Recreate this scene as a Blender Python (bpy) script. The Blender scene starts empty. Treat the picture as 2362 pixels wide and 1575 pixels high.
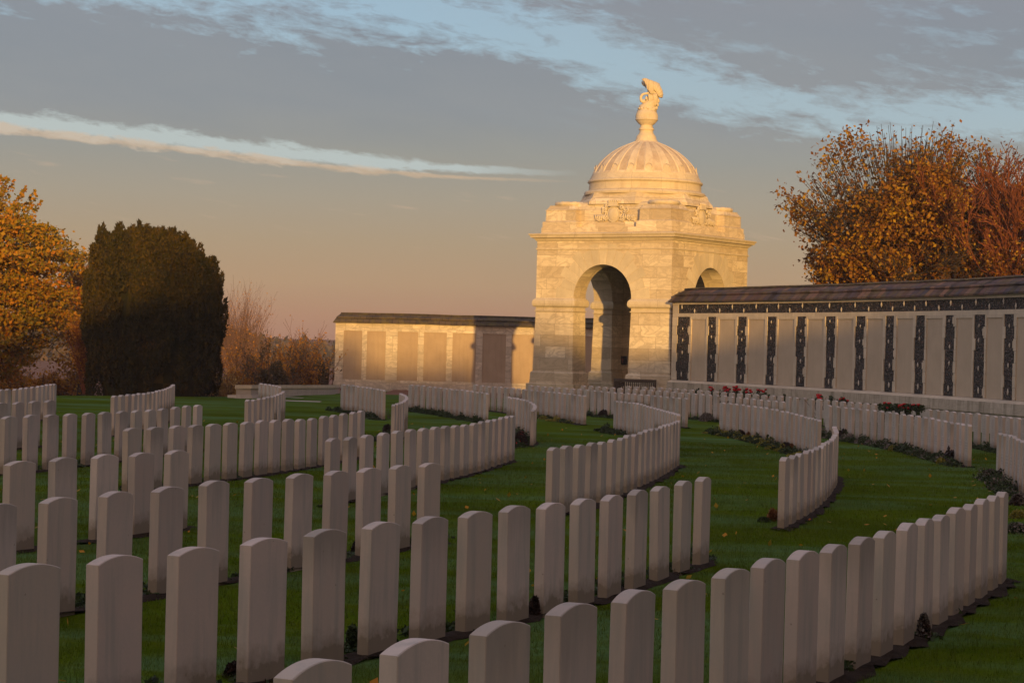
import bpy, math, random
ROWS={
 'R1':[(-0.629,7.085,1.095,0.0),(-0.32,7.684,1.104,-0.0),(-0.016,8.303,1.126,-0.0),(0.28,8.942,1.138,0.001),(0.568,9.566,1.133,0.0),(0.855,10.171,1.126,0.001),(1.142,10.77,1.139,0.001),(1.392,11.336,1.145,-0.0),(1.659,11.911,1.145,-0.001),(1.918,12.495,1.157,-0.0),(2.174,13.082,1.168,-0.001),(2.424,13.681,1.173,0.0),(2.678,14.281,1.178,0.0),(2.921,14.883,1.194,-0.001),(3.158,15.494,1.203,-0.001),(3.395,16.114,1.206,0.0),(3.631,16.732,1.206,-0.0),(3.868,17.354,1.209,0.0),(4.101,17.975,1.223,-0.001),(4.319,18.598,1.234,-0.005)],
 'R2':[(-2.223,9.897,1.134,0.0),(-1.932,10.522,1.135,0.0),(-1.643,11.144,1.136,-0.0),(-1.349,11.776,1.14,-0.0),(-1.061,12.407,1.146,0.001),(-0.782,13.032,1.142,0.001),(-0.498,13.641,1.133,0.001),(-0.217,14.236,1.132,0.003),(0.052,14.812,1.133,0.003),(0.312,15.368,1.144,-0.002),(0.568,15.945,1.181,-0.006),(0.807,16.571,1.218,-0.007),(1.047,17.249,1.235,-0.005),(1.292,17.962,1.245,-0.001),(1.535,18.69,1.252,0.005),(1.772,19.416,1.255,0.009)],
 'R3':[(-3.283,13.673,1.25,-0.002),(-3.046,14.387,1.244,-0.002),(-2.795,15.113,1.239,-0.001),(-2.545,15.843,1.239,0.0),(-2.292,16.571,1.231,0.002),(-2.034,17.287,1.22,0.003),(-1.775,17.984,1.212,0.003),(-1.518,18.665,1.211,0.002),(-1.267,19.332,1.212,0.001),(-1.02,19.991,1.209,0.0),(-0.771,20.644,1.206,-0.001)],
 'R4':[(-4.319,18.763,1.212,-0.0),(-4.072,19.421,1.211,0.0),(-3.824,20.078,1.213,0.0),(-3.581,20.735,1.222,0.0),(-3.348,21.391,1.23,-0.0)],
 'R5':[(-4.735,26.64,1.31,0.006),(-4.562,27.287,1.305,0.008),(-4.384,27.926,1.313,0.009),(-4.229,28.551,1.324,0.008),(-4.072,29.163,1.319,0.007),(-3.916,29.767,1.321,0.004),(-3.765,30.367,1.33,-0.0),(-3.62,30.97,1.353,-0.005),(-3.497,31.581,1.368,-0.01),(-3.365,32.208,1.372,-0.015),(-3.24,32.854,1.387,-0.02),(-3.121,33.523,1.398,-0.022),(-3.002,34.215,1.411,-0.017),(-2.895,34.925,1.429,-0.008),(-2.799,35.645,1.437,0.003),(-2.7,36.367,1.44,0.014),(-2.609,37.087,1.445,0.022)],
 'R5b':[(-6.94,29.408,1.345,0.003),(-6.784,30.086,1.355,0.002),(-6.644,30.762,1.371,0.002),(-6.511,31.437,1.374,0.001),(-6.374,32.114,1.379,-0.001),(-6.247,32.793,1.392,-0.004),(-6.127,33.479,1.401,-0.007),(-6.011,34.173,1.416,-0.008),(-5.909,34.874,1.43,-0.006),(-5.812,35.582,1.44,-0.003),(-5.723,36.293,1.449,0.002),(-5.637,37.005,1.448,0.008),(-5.548,37.715,1.446,0.013)],
 'R5c':[(-8.555,35.672,1.386,0.001),(-8.427,36.36,1.39,-0.0),(-8.304,37.048,1.394,-0.0),(-8.182,37.737,1.395,-0.0)],
 'R6L':[(-10.704,44.65,1.609,-0.001),(-10.731,45.35,1.6,-0.002),(-10.745,46.054,1.601,-0.004),(-10.773,46.758,1.614,-0.005),(-10.806,47.462,1.62,-0.005),(-10.842,48.169,1.618,-0.002),(-10.873,48.877,1.626,0.002),(-10.921,49.583,1.648,0.004),(-10.982,50.286,1.655,0.006),(-11.04,50.988,1.662,0.007),(-11.11,51.688,1.671,0.007)],
 'R6M':[(-7.916,42.455,1.556,0.003),(-7.906,43.153,1.559,0.003),(-7.9,43.851,1.566,0.001),(-7.9,44.549,1.579,-0.004),(-7.912,45.249,1.591,-0.009),(-7.928,45.952,1.596,-0.014),(-7.948,46.662,1.605,-0.017),(-7.976,47.378,1.616,-0.016),(-8.013,48.099,1.629,-0.015),(-8.06,48.825,1.634,-0.011),(-8.105,49.556,1.639,-0.006),(-8.161,50.288,1.651,-0.001),(-8.223,51.02,1.655,0.008),(-8.284,51.749,1.666,0.023),(-8.362,52.473,1.684,0.04),(-8.448,53.191,1.691,0.051)],
 'R6N':[(-5.301,42.955,1.529,-0.011),(-5.271,43.666,1.531,-0.01),(-5.244,44.379,1.541,-0.009),(-5.229,45.096,1.558,-0.008),(-5.226,45.816,1.568,-0.007),(-5.225,46.539,1.58,-0.005),(-5.239,47.262,1.587,-0.001),(-5.248,47.987,1.587,0.007),(-5.262,48.711,1.599,0.022),(-5.289,49.431,1.607,0.038)],
 'R6O':[(-7.209,61.275,-1.291,0.007),(-7.016,60.6,-1.289,0.005),(-6.819,59.924,-1.3,0.002),(-6.639,59.245,-1.327,0.0),(-6.479,58.562,-1.338,-0.003),(-6.315,57.88,-1.335,-0.009)],
 'A':[(-5.046,64.039,-1.295,0.007),(-4.855,63.363,-1.301,0.005),(-4.671,62.686,-1.304,0.004),(-4.484,62.008,-1.304,0.003),(-4.3,61.328,-1.315,0.0),(-4.128,60.647,-1.333,-0.002),(-3.969,59.963,-1.35,-0.003),(-3.821,59.277,-1.362,-0.003),(-3.678,58.59,-1.374,-0.003),(-3.546,57.902,-1.388,-0.003),(-3.424,57.213,-1.396,-0.002)],
 'K':[(-2.388,43.479,1.535,-0.027),(-2.363,44.205,1.542,-0.026),(-2.346,44.938,1.546,-0.024),(-2.326,45.68,1.553,-0.022),(-2.319,46.429,1.571,-0.015),(-2.326,47.184,1.588,-0.005),(-2.345,47.94,1.616,0.01),(-2.394,48.691,1.651,0.026),(-2.466,49.433,1.675,0.038),(-2.548,50.165,1.683,0.045),(-2.629,50.889,1.683,0.048)],
 'B':[(-3.147,67.185,-1.264,0.012),(-2.934,66.515,-1.263,0.008),(-2.721,65.844,-1.261,0.007),(-2.504,65.171,-1.279,0.006),(-2.315,64.494,-1.3,0.005),(-2.127,63.814,-1.301,0.003),(-1.938,63.133,-1.311,-0.001),(-1.765,62.45,-1.325,-0.003),(-1.595,61.766,-1.323,-0.004),(-1.418,61.082,-1.331,-0.004),(-1.26,60.397,-1.341,-0.005),(-1.098,59.713,-1.345,-0.005),(-0.946,59.027,-1.364,-0.005),(-0.81,58.341,-1.37,-0.003),(-0.667,57.655,-1.364,-0.001)],
 'C':[(-1.176,71.076,-1.252,0.01),(-0.955,70.407,-1.263,0.005),(-0.75,69.737,-1.274,0.003),(-0.545,69.065,-1.276,0.003),(-0.341,68.393,-1.278,0.001),(-0.139,67.72,-1.277,-0.002),(0.066,67.046,-1.29,-0.003),(0.251,66.37,-1.309,-0.004),(0.429,65.692,-1.312,-0.006),(0.609,65.014,-1.317,-0.005),(0.78,64.336,-1.329,-0.003),(0.944,63.655,-1.343,-0.002),(1.096,62.974,-1.355,-0.001),(1.244,62.291,-1.361,0.0),(1.388,61.607,-1.368,0.001),(1.525,60.921,-1.385,0.0),(1.646,60.234,-1.395,-0.001),(1.769,59.547,-1.392,-0.0),(1.894,58.859,-1.401,0.002),(2.005,58.17,-1.411,0.004)],
 'D':[(0.689,73.762,-1.252,0.006),(0.908,73.097,-1.249,0.005),(1.132,72.432,-1.247,0.003),(1.354,71.767,-1.247,0.002),(1.579,71.102,-1.237,0.0),(1.816,70.436,-1.244,-0.0),(2.031,69.769,-1.267,0.002),(2.235,69.098,-1.277,0.003),(2.437,68.427,-1.278,-0.001),(2.64,67.754,-1.286,-0.007),(2.831,67.08,-1.303,-0.012),(3.01,66.406,-1.31,-0.014),(3.19,65.732,-1.311,-0.012),(3.368,65.059,-1.318,-0.008),(3.538,64.386,-1.336,-0.005),(3.69,63.711,-1.346,-0.002),(3.846,63.036,-1.339,0.0),(4.009,62.36,-1.349,0.002),(4.151,61.683,-1.367,0.002),(4.29,61.003,-1.378,0.003),(4.417,60.322,-1.391,0.004),(4.538,59.639,-1.4,0.005),(4.653,58.956,-1.392,0.007),(4.786,58.271,-1.379,0.011)],
 'E':[(2.652,77.501,-1.206,0.006),(2.904,76.842,-1.224,0.005),(3.129,76.181,-1.239,0.005),(3.36,75.518,-1.24,0.005),(3.584,74.855,-1.236,0.004),(3.821,74.19,-1.232,0.003),(4.052,73.525,-1.243,0.003),(4.274,72.858,-1.256,0.005),(4.487,72.189,-1.257,0.005),(4.709,71.517,-1.255,0.007),(4.926,70.844,-1.272,0.009),(5.125,70.167,-1.286,0.006),(5.323,69.487,-1.293,0.003),(5.513,68.804,-1.319,0.005),(5.675,68.119,-1.34,0.006),(5.836,67.431,-1.337,0.004),(6.003,66.741,-1.331,0.001),(6.174,66.051,-1.334,0.001),(6.336,65.36,-1.34,0.003),(6.499,64.667,-1.344,0.004),(6.656,63.973,-1.356,0.003),(6.801,63.277,-1.371,-0.0),(6.938,62.58,-1.386,-0.002),(7.062,61.882,-1.396,-0.005),(7.183,61.185,-1.391,-0.012),(7.315,60.489,-1.386,-0.015),(7.444,59.794,-1.395,-0.012),(7.562,59.102,-1.402,-0.009)],
 'E2':[(4.457,80.628,-1.175,0.015),(4.729,79.976,-1.183,0.018),(4.99,79.322,-1.197,0.019),(5.244,78.665,-1.205,0.017),(5.495,78.004,-1.209,0.014),(5.746,77.339,-1.221,0.012),(5.982,76.671,-1.245,0.01),(6.199,75.999,-1.257,0.008),(6.418,75.325,-1.249,0.005),(6.649,74.649,-1.256,0.003),(6.859,73.971,-1.263,0.003),(7.081,73.291,-1.268,0.006),(7.285,72.61,-1.278,0.005),(7.492,71.926,-1.284,0.002),(7.69,71.241,-1.294,0.001),(7.882,70.555,-1.298,0.0),(8.075,69.866,-1.304,-0.001),(8.258,69.177,-1.312,-0.002),(8.441,68.486,-1.319,-0.002),(8.614,67.794,-1.33,-0.001),(8.781,67.1,-1.352,-0.001),(8.923,66.405,-1.37,-0.003),(9.064,65.709,-1.369,-0.005),(9.208,65.012,-1.373,-0.005),(9.343,64.316,-1.379,-0.007),(9.479,63.62,-1.38,-0.008),(9.611,62.924,-1.387,-0.009),(9.737,62.23,-1.397,-0.009),(9.855,61.536,-1.404,-0.008),(9.971,60.843,-1.409,-0.006),(10.081,60.15,-1.421,-0.004),(10.181,59.458,-1.428,-0.002)],
 'M':[(-0.043,52.683,-1.496,0.01),(0.01,51.978,-1.481,0.014),(0.084,51.27,-1.464,0.021),(0.161,50.555,-1.466,0.028),(0.236,49.832,-1.47,0.034),(0.308,49.097,-1.475,0.034),(0.378,48.351,-1.483,0.029),(0.441,47.594,-1.496,0.02),(0.492,46.829,-1.517,0.006),(0.523,46.062,-1.548,-0.01),(0.526,45.297,-1.584,-0.028),(0.503,44.541,-1.615,-0.045),(0.46,43.795,-1.629,-0.056)],
 'P':[(2.679,53.592,-1.466,-0.023),(2.752,52.906,-1.472,-0.02),(2.815,52.223,-1.48,-0.013),(2.876,51.541,-1.479,-0.004),(2.94,50.86,-1.484,0.001),(2.994,50.179,-1.503,0.003),(3.033,49.496,-1.514,0.006),(3.072,48.812,-1.519,0.007),(3.104,48.126,-1.527,0.004),(3.132,47.438,-1.53,-0.0),(3.16,46.75,-1.528,-0.005),(3.191,46.064,-1.531,-0.008),(3.215,45.381,-1.539,-0.008),(3.234,44.7,-1.547,-0.005),(3.246,44.021,-1.556,-0.001),(3.255,43.343,-1.564,0.003),(3.255,42.663,-1.571,0.008),(3.254,41.981,-1.57,0.012),(3.257,41.295,-1.567,0.014)],
 'R8':[(0.515,24.804,1.31,0.008),(0.688,25.453,1.313,0.005),(0.856,26.1,1.316,-0.002),(1.027,26.755,1.326,-0.009),(1.189,27.428,1.338,-0.014),(1.351,28.123,1.355,-0.012),(1.498,28.84,1.376,-0.007),(1.636,29.57,1.385,-0.001),(1.774,30.304,1.386,0.004),(1.91,31.036,1.389,0.007),(2.041,31.762,1.393,0.007),(2.17,32.48,1.395,0.006),(2.296,33.193,1.401,0.004),(2.414,33.901,1.408,0.004),(2.528,34.605,1.412,0.004),(2.639,35.306,1.417,0.003),(2.745,36.004,1.422,0.002),(2.848,36.7,1.423,0.002),(2.952,37.395,1.422,0.001)],
 'F':[(5.445,54.415,-1.438,-0.0),(5.539,53.719,-1.444,0.002),(5.623,53.023,-1.451,0.004),(5.706,52.324,-1.463,0.007),(5.774,51.623,-1.475,0.008),(5.841,50.919,-1.483,0.008),(5.898,50.212,-1.494,0.009),(5.95,49.502,-1.502,0.008),(5.995,48.788,-1.518,0.006),(6.025,48.073,-1.53,0.004),(6.053,47.354,-1.541,0.004),(6.068,46.635,-1.552,0.003),(6.081,45.914,-1.561,-0.001),(6.081,45.194,-1.571,-0.005),(6.081,44.477,-1.58,-0.009),(6.068,43.764,-1.592,-0.015),(6.051,43.058,-1.603,-0.014),(6.023,42.358,-1.618,-0.006),(5.984,41.663,-1.622,0.002),(5.952,40.967,-1.616,0.006)],
 'R9':[(3.124,24.105,1.312,-0.0),(3.305,24.79,1.313,-0.003),(3.487,25.482,1.319,-0.005),(3.663,26.185,1.333,-0.005),(3.831,26.9,1.344,-0.005),(3.995,27.626,1.351,-0.003),(4.158,28.361,1.357,-0.003),(4.316,29.103,1.367,-0.003),(4.468,29.854,1.374,-0.006),(4.617,30.615,1.382,-0.009),(4.76,31.387,1.384,-0.009),(4.91,32.167,1.385,-0.005),(5.055,32.952,1.398,0.005),(5.185,33.736,1.422,0.019),(5.289,34.512,1.44,0.034),(5.387,35.275,1.443,0.044)],
 'G':[(8.22,54.836,-1.439,-0.001),(8.312,54.141,-1.437,0.0),(8.407,53.444,-1.457,0.001),(8.472,52.75,-1.474,0.001),(8.543,52.052,-1.471,0.002),(8.611,51.354,-1.482,0.003),(8.668,50.654,-1.495,0.004),(8.718,49.952,-1.504,0.005),(8.762,49.248,-1.515,0.006),(8.796,48.542,-1.518,0.007),(8.837,47.832,-1.516,0.007),(8.874,47.119,-1.528,0.006),(8.898,46.404,-1.546,0.004),(8.909,45.688,-1.559,0.002),(8.914,44.972,-1.57,-0.001),(8.91,44.257,-1.577,-0.007),(8.906,43.543,-1.587,-0.012),(8.887,42.836,-1.601,-0.011),(8.863,42.134,-1.612,-0.006),(8.83,41.436,-1.621,-0.0),(8.793,40.74,-1.624,0.004)],
 'H':[(10.799,54.789,-1.475,-0.007),(10.866,54.095,-1.474,-0.006),(10.934,53.401,-1.481,-0.005),(10.991,52.708,-1.494,-0.005),(11.041,52.017,-1.505,-0.004),(11.082,51.327,-1.502,-0.002),(11.136,50.635,-1.499,-0.0),(11.181,49.944,-1.511,-0.001),(11.219,49.253,-1.526,0.0),(11.243,48.562,-1.544,0.001),(11.255,47.871,-1.557,0.003),(11.262,47.18,-1.56,0.006),(11.27,46.486,-1.559,0.009)],
 'I':[(8.391,36.369,-1.686,-0.007),(8.311,35.679,-1.688,-0.0),(8.228,34.988,-1.694,0.005),(8.14,34.293,-1.71,0.005),(8.033,33.598,-1.725,0.003),(7.924,32.901,-1.722,-0.001),(7.821,32.201,-1.717,-0.005)],
 'R7':[(-2.129,25.542,1.352,-0.006),(-1.972,26.246,1.349,-0.004),(-1.81,26.953,1.345,-0.001),(-1.647,27.66,1.352,0.003),(-1.497,28.363,1.363,0.005),(-1.352,29.06,1.37,0.006),(-1.215,29.747,1.367,0.007),(-1.07,30.427,1.37,0.005),(-0.94,31.101,1.383,0.001),(-0.814,31.774,1.386,-0.003),(-0.689,32.449,1.389,-0.006),(-0.564,33.132,1.402,-0.006),(-0.454,33.821,1.423,-0.006),(-0.358,34.518,1.432,-0.005),(-0.258,35.22,1.431,-0.003),(-0.16,35.925,1.43,0.002),(-0.059,36.63,1.435,0.007),(0.032,37.333,1.442,0.008)],
}
FARSET={'M':[0,1,2,8,9,10],'K':[4,5,6,7,8,9,10],'R9':[13,14,15],'E2':[0,1,2,3,4,5,6,7,8,9,10,11,12,13,14,15,16,17,18,19,26,27,28,29,30,31],'R6M':[9,10,11,12,13,14,15],'E':[0,1,2,3,4,5,6,7,8,9,10,11,12,13,19,20,21,22,23,24,25,26,27],'P':[11,12,13,14,15,16,17,18],'D':[0,1,2,3,4,5,6,7,13,14,15,16,17],'R6O':[0,1,2,3,4,5],'C':[0,1,6,7],'R6N':[6,8,9],'R6L':[8,9]}
import numpy as np
from mathutils import Vector, Matrix
R=math.radians
rnd=random.Random(7)
SC=bpy.context.scene; COL=SC.collection
F=4900.; RHO=R(1.4); EYE=1.83
# ---------------------------------------------------------------- ground
def gz(X,Z):
    Zc=max(Z,-20.)
    d=1.83+.0066*max(min(X,40),-40)
    d+= (.0092*Zc-.000056*Zc*Zc) if Zc<50 else .32+(min(Zc,95)-50)*.0054
    d+=.010*(min(Z,112)-78) if Z>78 else 0.
    return 1.83-d
def at(x,y,Z):
    """world point at depth Z seen at photo pixel x,y"""
    u=(x-1181)/F; v=(y-787.5)/F
    a=u*math.cos(RHO)+v*math.sin(RHO); b=-u*math.sin(RHO)+v*math.cos(RHO)-2.5/F
    return Vector((a*Z,Z,EYE-b*Z))
def on_ground(x,y,h=0.):
    Z=30.
    for _ in range(200):
        p=at(x,y,1.0); b=EYE-p.z
        Z=.5*Z+.5*((EYE-gz(p.x*Z,Z)-h)/max(b,.008))
    return at(x,y,Z)
# ---------------------------------------------------------------- helpers
def tag(o,label=None,cat=None,group=None,kind=None):
    if label: o['label']=label
    if cat: o['category']=cat
    if group: o['group']=group
    if kind: o['kind']=kind
    return o
def empty(name,loc,rz=0.):
    o=bpy.data.objects.new(name,None); COL.objects.link(o)
    o.location=loc; o.rotation_euler=(0,0,rz); return o
class MB:
    def __init__(s,fn=None): s.v=[];s.f=[];s.uv=[];s.m=[];s.fn=fn;s.sm=[]
    def poly(s,pts,mat=0,uv=None,smooth=False):
        pts=[Vector(p) for p in pts]
        if uv is None:
            n=(pts[1]-pts[0]).cross(pts[2]-pts[0])
            if n.length>1e-12: n.normalize()
            if abs(n.z)>.75: uv=[(p.x,p.y) for p in pts]
            else: uv=[(p.x+p.y,p.z) for p in pts]
        b=len(s.v); s.v+= [tuple(s.fn(p)) if s.fn else tuple(p) for p in pts]
        s.f.append(tuple(range(b,b+len(pts)))); s.uv+=uv; s.m.append(mat); s.sm.append(smooth)
    def box(s,a,b,mat=0,skip=''):
        x0,y0,z0=a;x1,y1,z1=b
        if '-x' not in skip: s.poly([(x0,y1,z0),(x0,y0,z0),(x0,y0,z1),(x0,y1,z1)],mat)
        if '+x' not in skip: s.poly([(x1,y0,z0),(x1,y1,z0),(x1,y1,z1),(x1,y0,z1)],mat)
        if '-y' not in skip: s.poly([(x0,y0,z0),(x1,y0,z0),(x1,y0,z1),(x0,y0,z1)],mat)
        if '+y' not in skip: s.poly([(x1,y1,z0),(x0,y1,z0),(x0,y1,z1),(x1,y1,z1)],mat)
        if '-z' not in skip: s.poly([(x0,y1,z0),(x1,y1,z0),(x1,y0,z0),(x0,y0,z0)],mat)
        if '+z' not in skip: s.poly([(x0,y0,z1),(x1,y0,z1),(x1,y1,z1),(x0,y1,z1)],mat)
    def rings(s,rings,mat=0,cap0=True,cap1=True,smooth=False,closed=True,uvs=None):
        """loft list of rings (lists of points, CCW seen from above, going up)"""
        n=len(rings[0])
        for k in range(len(rings)-1):
            A,B=rings[k],rings[k+1]
            for i in range(n if closed else n-1):
                j=(i+1)%n
                uv=None
                if uvs: uv=[(uvs[0]*i,A[i][2]),(uvs[0]*(i+1),A[j][2]),(uvs[0]*(i+1),B[j][2]),(uvs[0]*i,B[i][2])]
                s.poly([A[i],A[j],B[j],B[i]],mat,uv,smooth)
        if cap0: s.poly(list(reversed(rings[0])),mat)
        if cap1: s.poly(rings[-1],mat)
    def lathe(s,prof,n=32,c=(0,0),mat=0,smooth=True,cap0=False,cap1=True,rmod=None):
        rr=[]
        for z,r in prof:
            rr.append([(c[0]+ (r if not rmod else r+rmod(2*math.pi*i/n,z))*math.cos(2*math.pi*i/n),c[1]+(r if not rmod else r+rmod(2*math.pi*i/n,z))*math.sin(2*math.pi*i/n),z) for i in range(n)])
        s.rings(rr,mat,cap0,cap1,smooth,uvs=(2*math.pi*max(r for z,r in prof)/n,))
    def tube(s,pts,rad,n=6,mat=0,smooth=True,cap=True):
        pts=[Vector(p) for p in pts]; rr=[]
        for i,p in enumerate(pts):
            t=(pts[min(i+1,len(pts)-1)]-pts[max(i-1,0)])
            if t.length<1e-9: t=Vector((0,0,1))
            t.normalize(); a=t.orthogonal().normalized() if i==0 else (pa-t*pa.dot(t)).normalized()
            pa=a; b=t.cross(a); r=rad[i] if hasattr(rad,'__len__') else rad
            rr.append([tuple(p+a*(r*math.cos(2*math.pi*k/n))+b*(r*math.sin(2*math.pi*k/n))) for k in range(n)])
        s.rings(rr,mat,cap,cap,smooth)
    def ball(s,c,r,mat=0,nu=10,nv=6,rot=0.):
        rx,ry,rz=r if hasattr(r,'__len__') else (r,r,r); rr=[]
        for j in range(1,nv):
            th=math.pi*j/nv-math.pi/2
            rr.append([(c[0]+rx*math.cos(th)*math.cos(2*math.pi*i/nu),c[1]+ry*math.cos(th)*math.sin(2*math.pi*i/nu),c[2]+rz*math.sin(th)) for i in range(nu)])
        s.rings(rr,mat,True,True,True)
    def build(s,name,mats,parent=None,merge=0.0):
        me=bpy.data.meshes.new(name); me.from_pydata(s.v,[],s.f)
        uvl=me.uv_layers.new(name='UVMap'); uvl.data.foreach_set('uv',np.array(s.uv,dtype=np.float32).ravel())
        if not isinstance(mats,(list,tuple)): mats=[mats]
        for m in mats: me.materials.append(m)
        me.polygons.foreach_set('material_index',s.m); me.polygons.foreach_set('use_smooth',s.sm)
        me.update()
        if any(s.sm) or merge:
            import bmesh
            bm=bmesh.new(); bm.from_mesh(me); bmesh.ops.remove_doubles(bm,verts=bm.verts,dist=merge or 1e-5)
            bm.to_mesh(me); bm.free()
        o=bpy.data.objects.new(name,me); COL.objects.link(o)
        if parent: o.parent=parent
        return o
def np_mesh(name,V,n,mat,parent=None,loc=None):
    """V: (k*n,3) array, faces of n consecutive verts"""
    k=len(V)//n; me=bpy.data.meshes.new(name)
    me.vertices.add(len(V)); me.vertices.foreach_set('co',np.asarray(V,dtype=np.float32).ravel())
    me.loops.add(k*n); me.loops.foreach_set('vertex_index',np.arange(k*n,dtype=np.int32))
    me.polygons.add(k); me.polygons.foreach_set('loop_start',np.arange(0,k*n,n,dtype=np.int32))
    me.polygons.foreach_set('loop_total',np.full(k,n,dtype=np.int32))
    me.materials.append(mat); me.update(calc_edges=True); me.validate()
    o=bpy.data.objects.new(name,me); COL.objects.link(o)
    if parent: o.parent=parent
    if loc: o.location=loc
    return o
# ---------------------------------------------------------------- materials
class NT:
    def __init__(s,name,rough=.9,spec=.2):
        s.m=bpy.data.materials.new(name); s.m.use_nodes=True; s.t=s.m.node_tree; s.n=s.t.nodes
        s.b=s.n['Principled BSDF']; s.b.inputs['Roughness'].default_value=rough
        s.b.inputs['Specular IOR Level'].default_value=spec
        s.tc=s.n.new('ShaderNodeTexCoord')
    def new(s,k,**kw):
        n=s.n.new(k)
        for a,b in kw.items(): setattr(n,a,b)
        return n
    def link(s,a,b): s.t.links.new(a,b)
    def setin(s,n,i,v):
        if hasattr(v,'bl_idname') or hasattr(v,'is_linked'): s.link(v,n.inputs[i])
        else: n.inputs[i].default_value=v
    def co(s,which='Object',scale=(1,1,1),rot=(0,0,0)):
        m=s.new('ShaderNodeMapping'); m.inputs['Scale'].default_value=scale; m.inputs['Rotation'].default_value=rot
        s.link(s.tc.outputs[which],m.inputs['Vector']); return m.outputs[0]
    def noise(s,co,scale,detail=4,rough=.55,dist=0.):
        n=s.new('ShaderNodeTexNoise'); s.link(co,n.inputs['Vector'])
        n.inputs['Scale'].default_value=scale;n.inputs['Detail'].default_value=detail;n.inputs['Roughness'].default_value=rough;n.inputs['Distortion'].default_value=dist
        return n.outputs['Fac']
    def ramp(s,fac,stops,interp='LINEAR'):
        r=s.new('ShaderNodeValToRGB'); r.color_ramp.interpolation=interp; e=r.color_ramp.elements
        while len(e)<len(stops): e.new(.5)
        for k,(p,c) in enumerate(stops):
            e[k].position=p; e[k].color=(c if hasattr(c,'__len__') else (c,c,c))[:3]+(1,) if hasattr(c,'__len__') else (c,c,c,1)
        s.link(fac,r.inputs[0]); return r.outputs[0]
    def mix(s,fac,a,b,mode='MIX'):
        m=s.new('ShaderNodeMix',data_type='RGBA',blend_type=mode)
        for i,v in ((0,fac),(6,a),(7,b)):
            if hasattr(v,'is_linked'): s.link(v,m.inputs[i])
            else: m.inputs[i].default_value=v if i==0 else tuple(v)+(1,) if len(v)==3 else v
        return m.outputs[2]
    def math(s,op,a,b=None,clamp=False):
        m=s.new('ShaderNodeMath',operation=op,use_clamp=clamp)
        for i,v in ((0,a),(1,b)):
            if v is None: continue
            if hasattr(v,'is_linked'): s.link(v,m.inputs[i])
            else: m.inputs[i].default_value=v
        return m.outputs[0]
    def bump(s,h,strength=.3,dist=.01):
        b=s.new('ShaderNodeBump'); b.inputs['Strength'].default_value=strength; b.inputs['Distance'].default_value=dist
        s.link(h,b.inputs['Height']); s.link(b.outputs[0],s.b.inputs['Normal'])
    def col(s,c):
        if hasattr(c,'is_linked'): s.link(c,s.b.inputs['Base Color'])
        else: s.b.inputs['Base Color'].default_value=tuple(c)+(1,)
        return s.m
def xyz(t,o):
    n=t.new('ShaderNodeSeparateXYZ'); t.link(o,n.inputs[0]); return n.outputs

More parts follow.
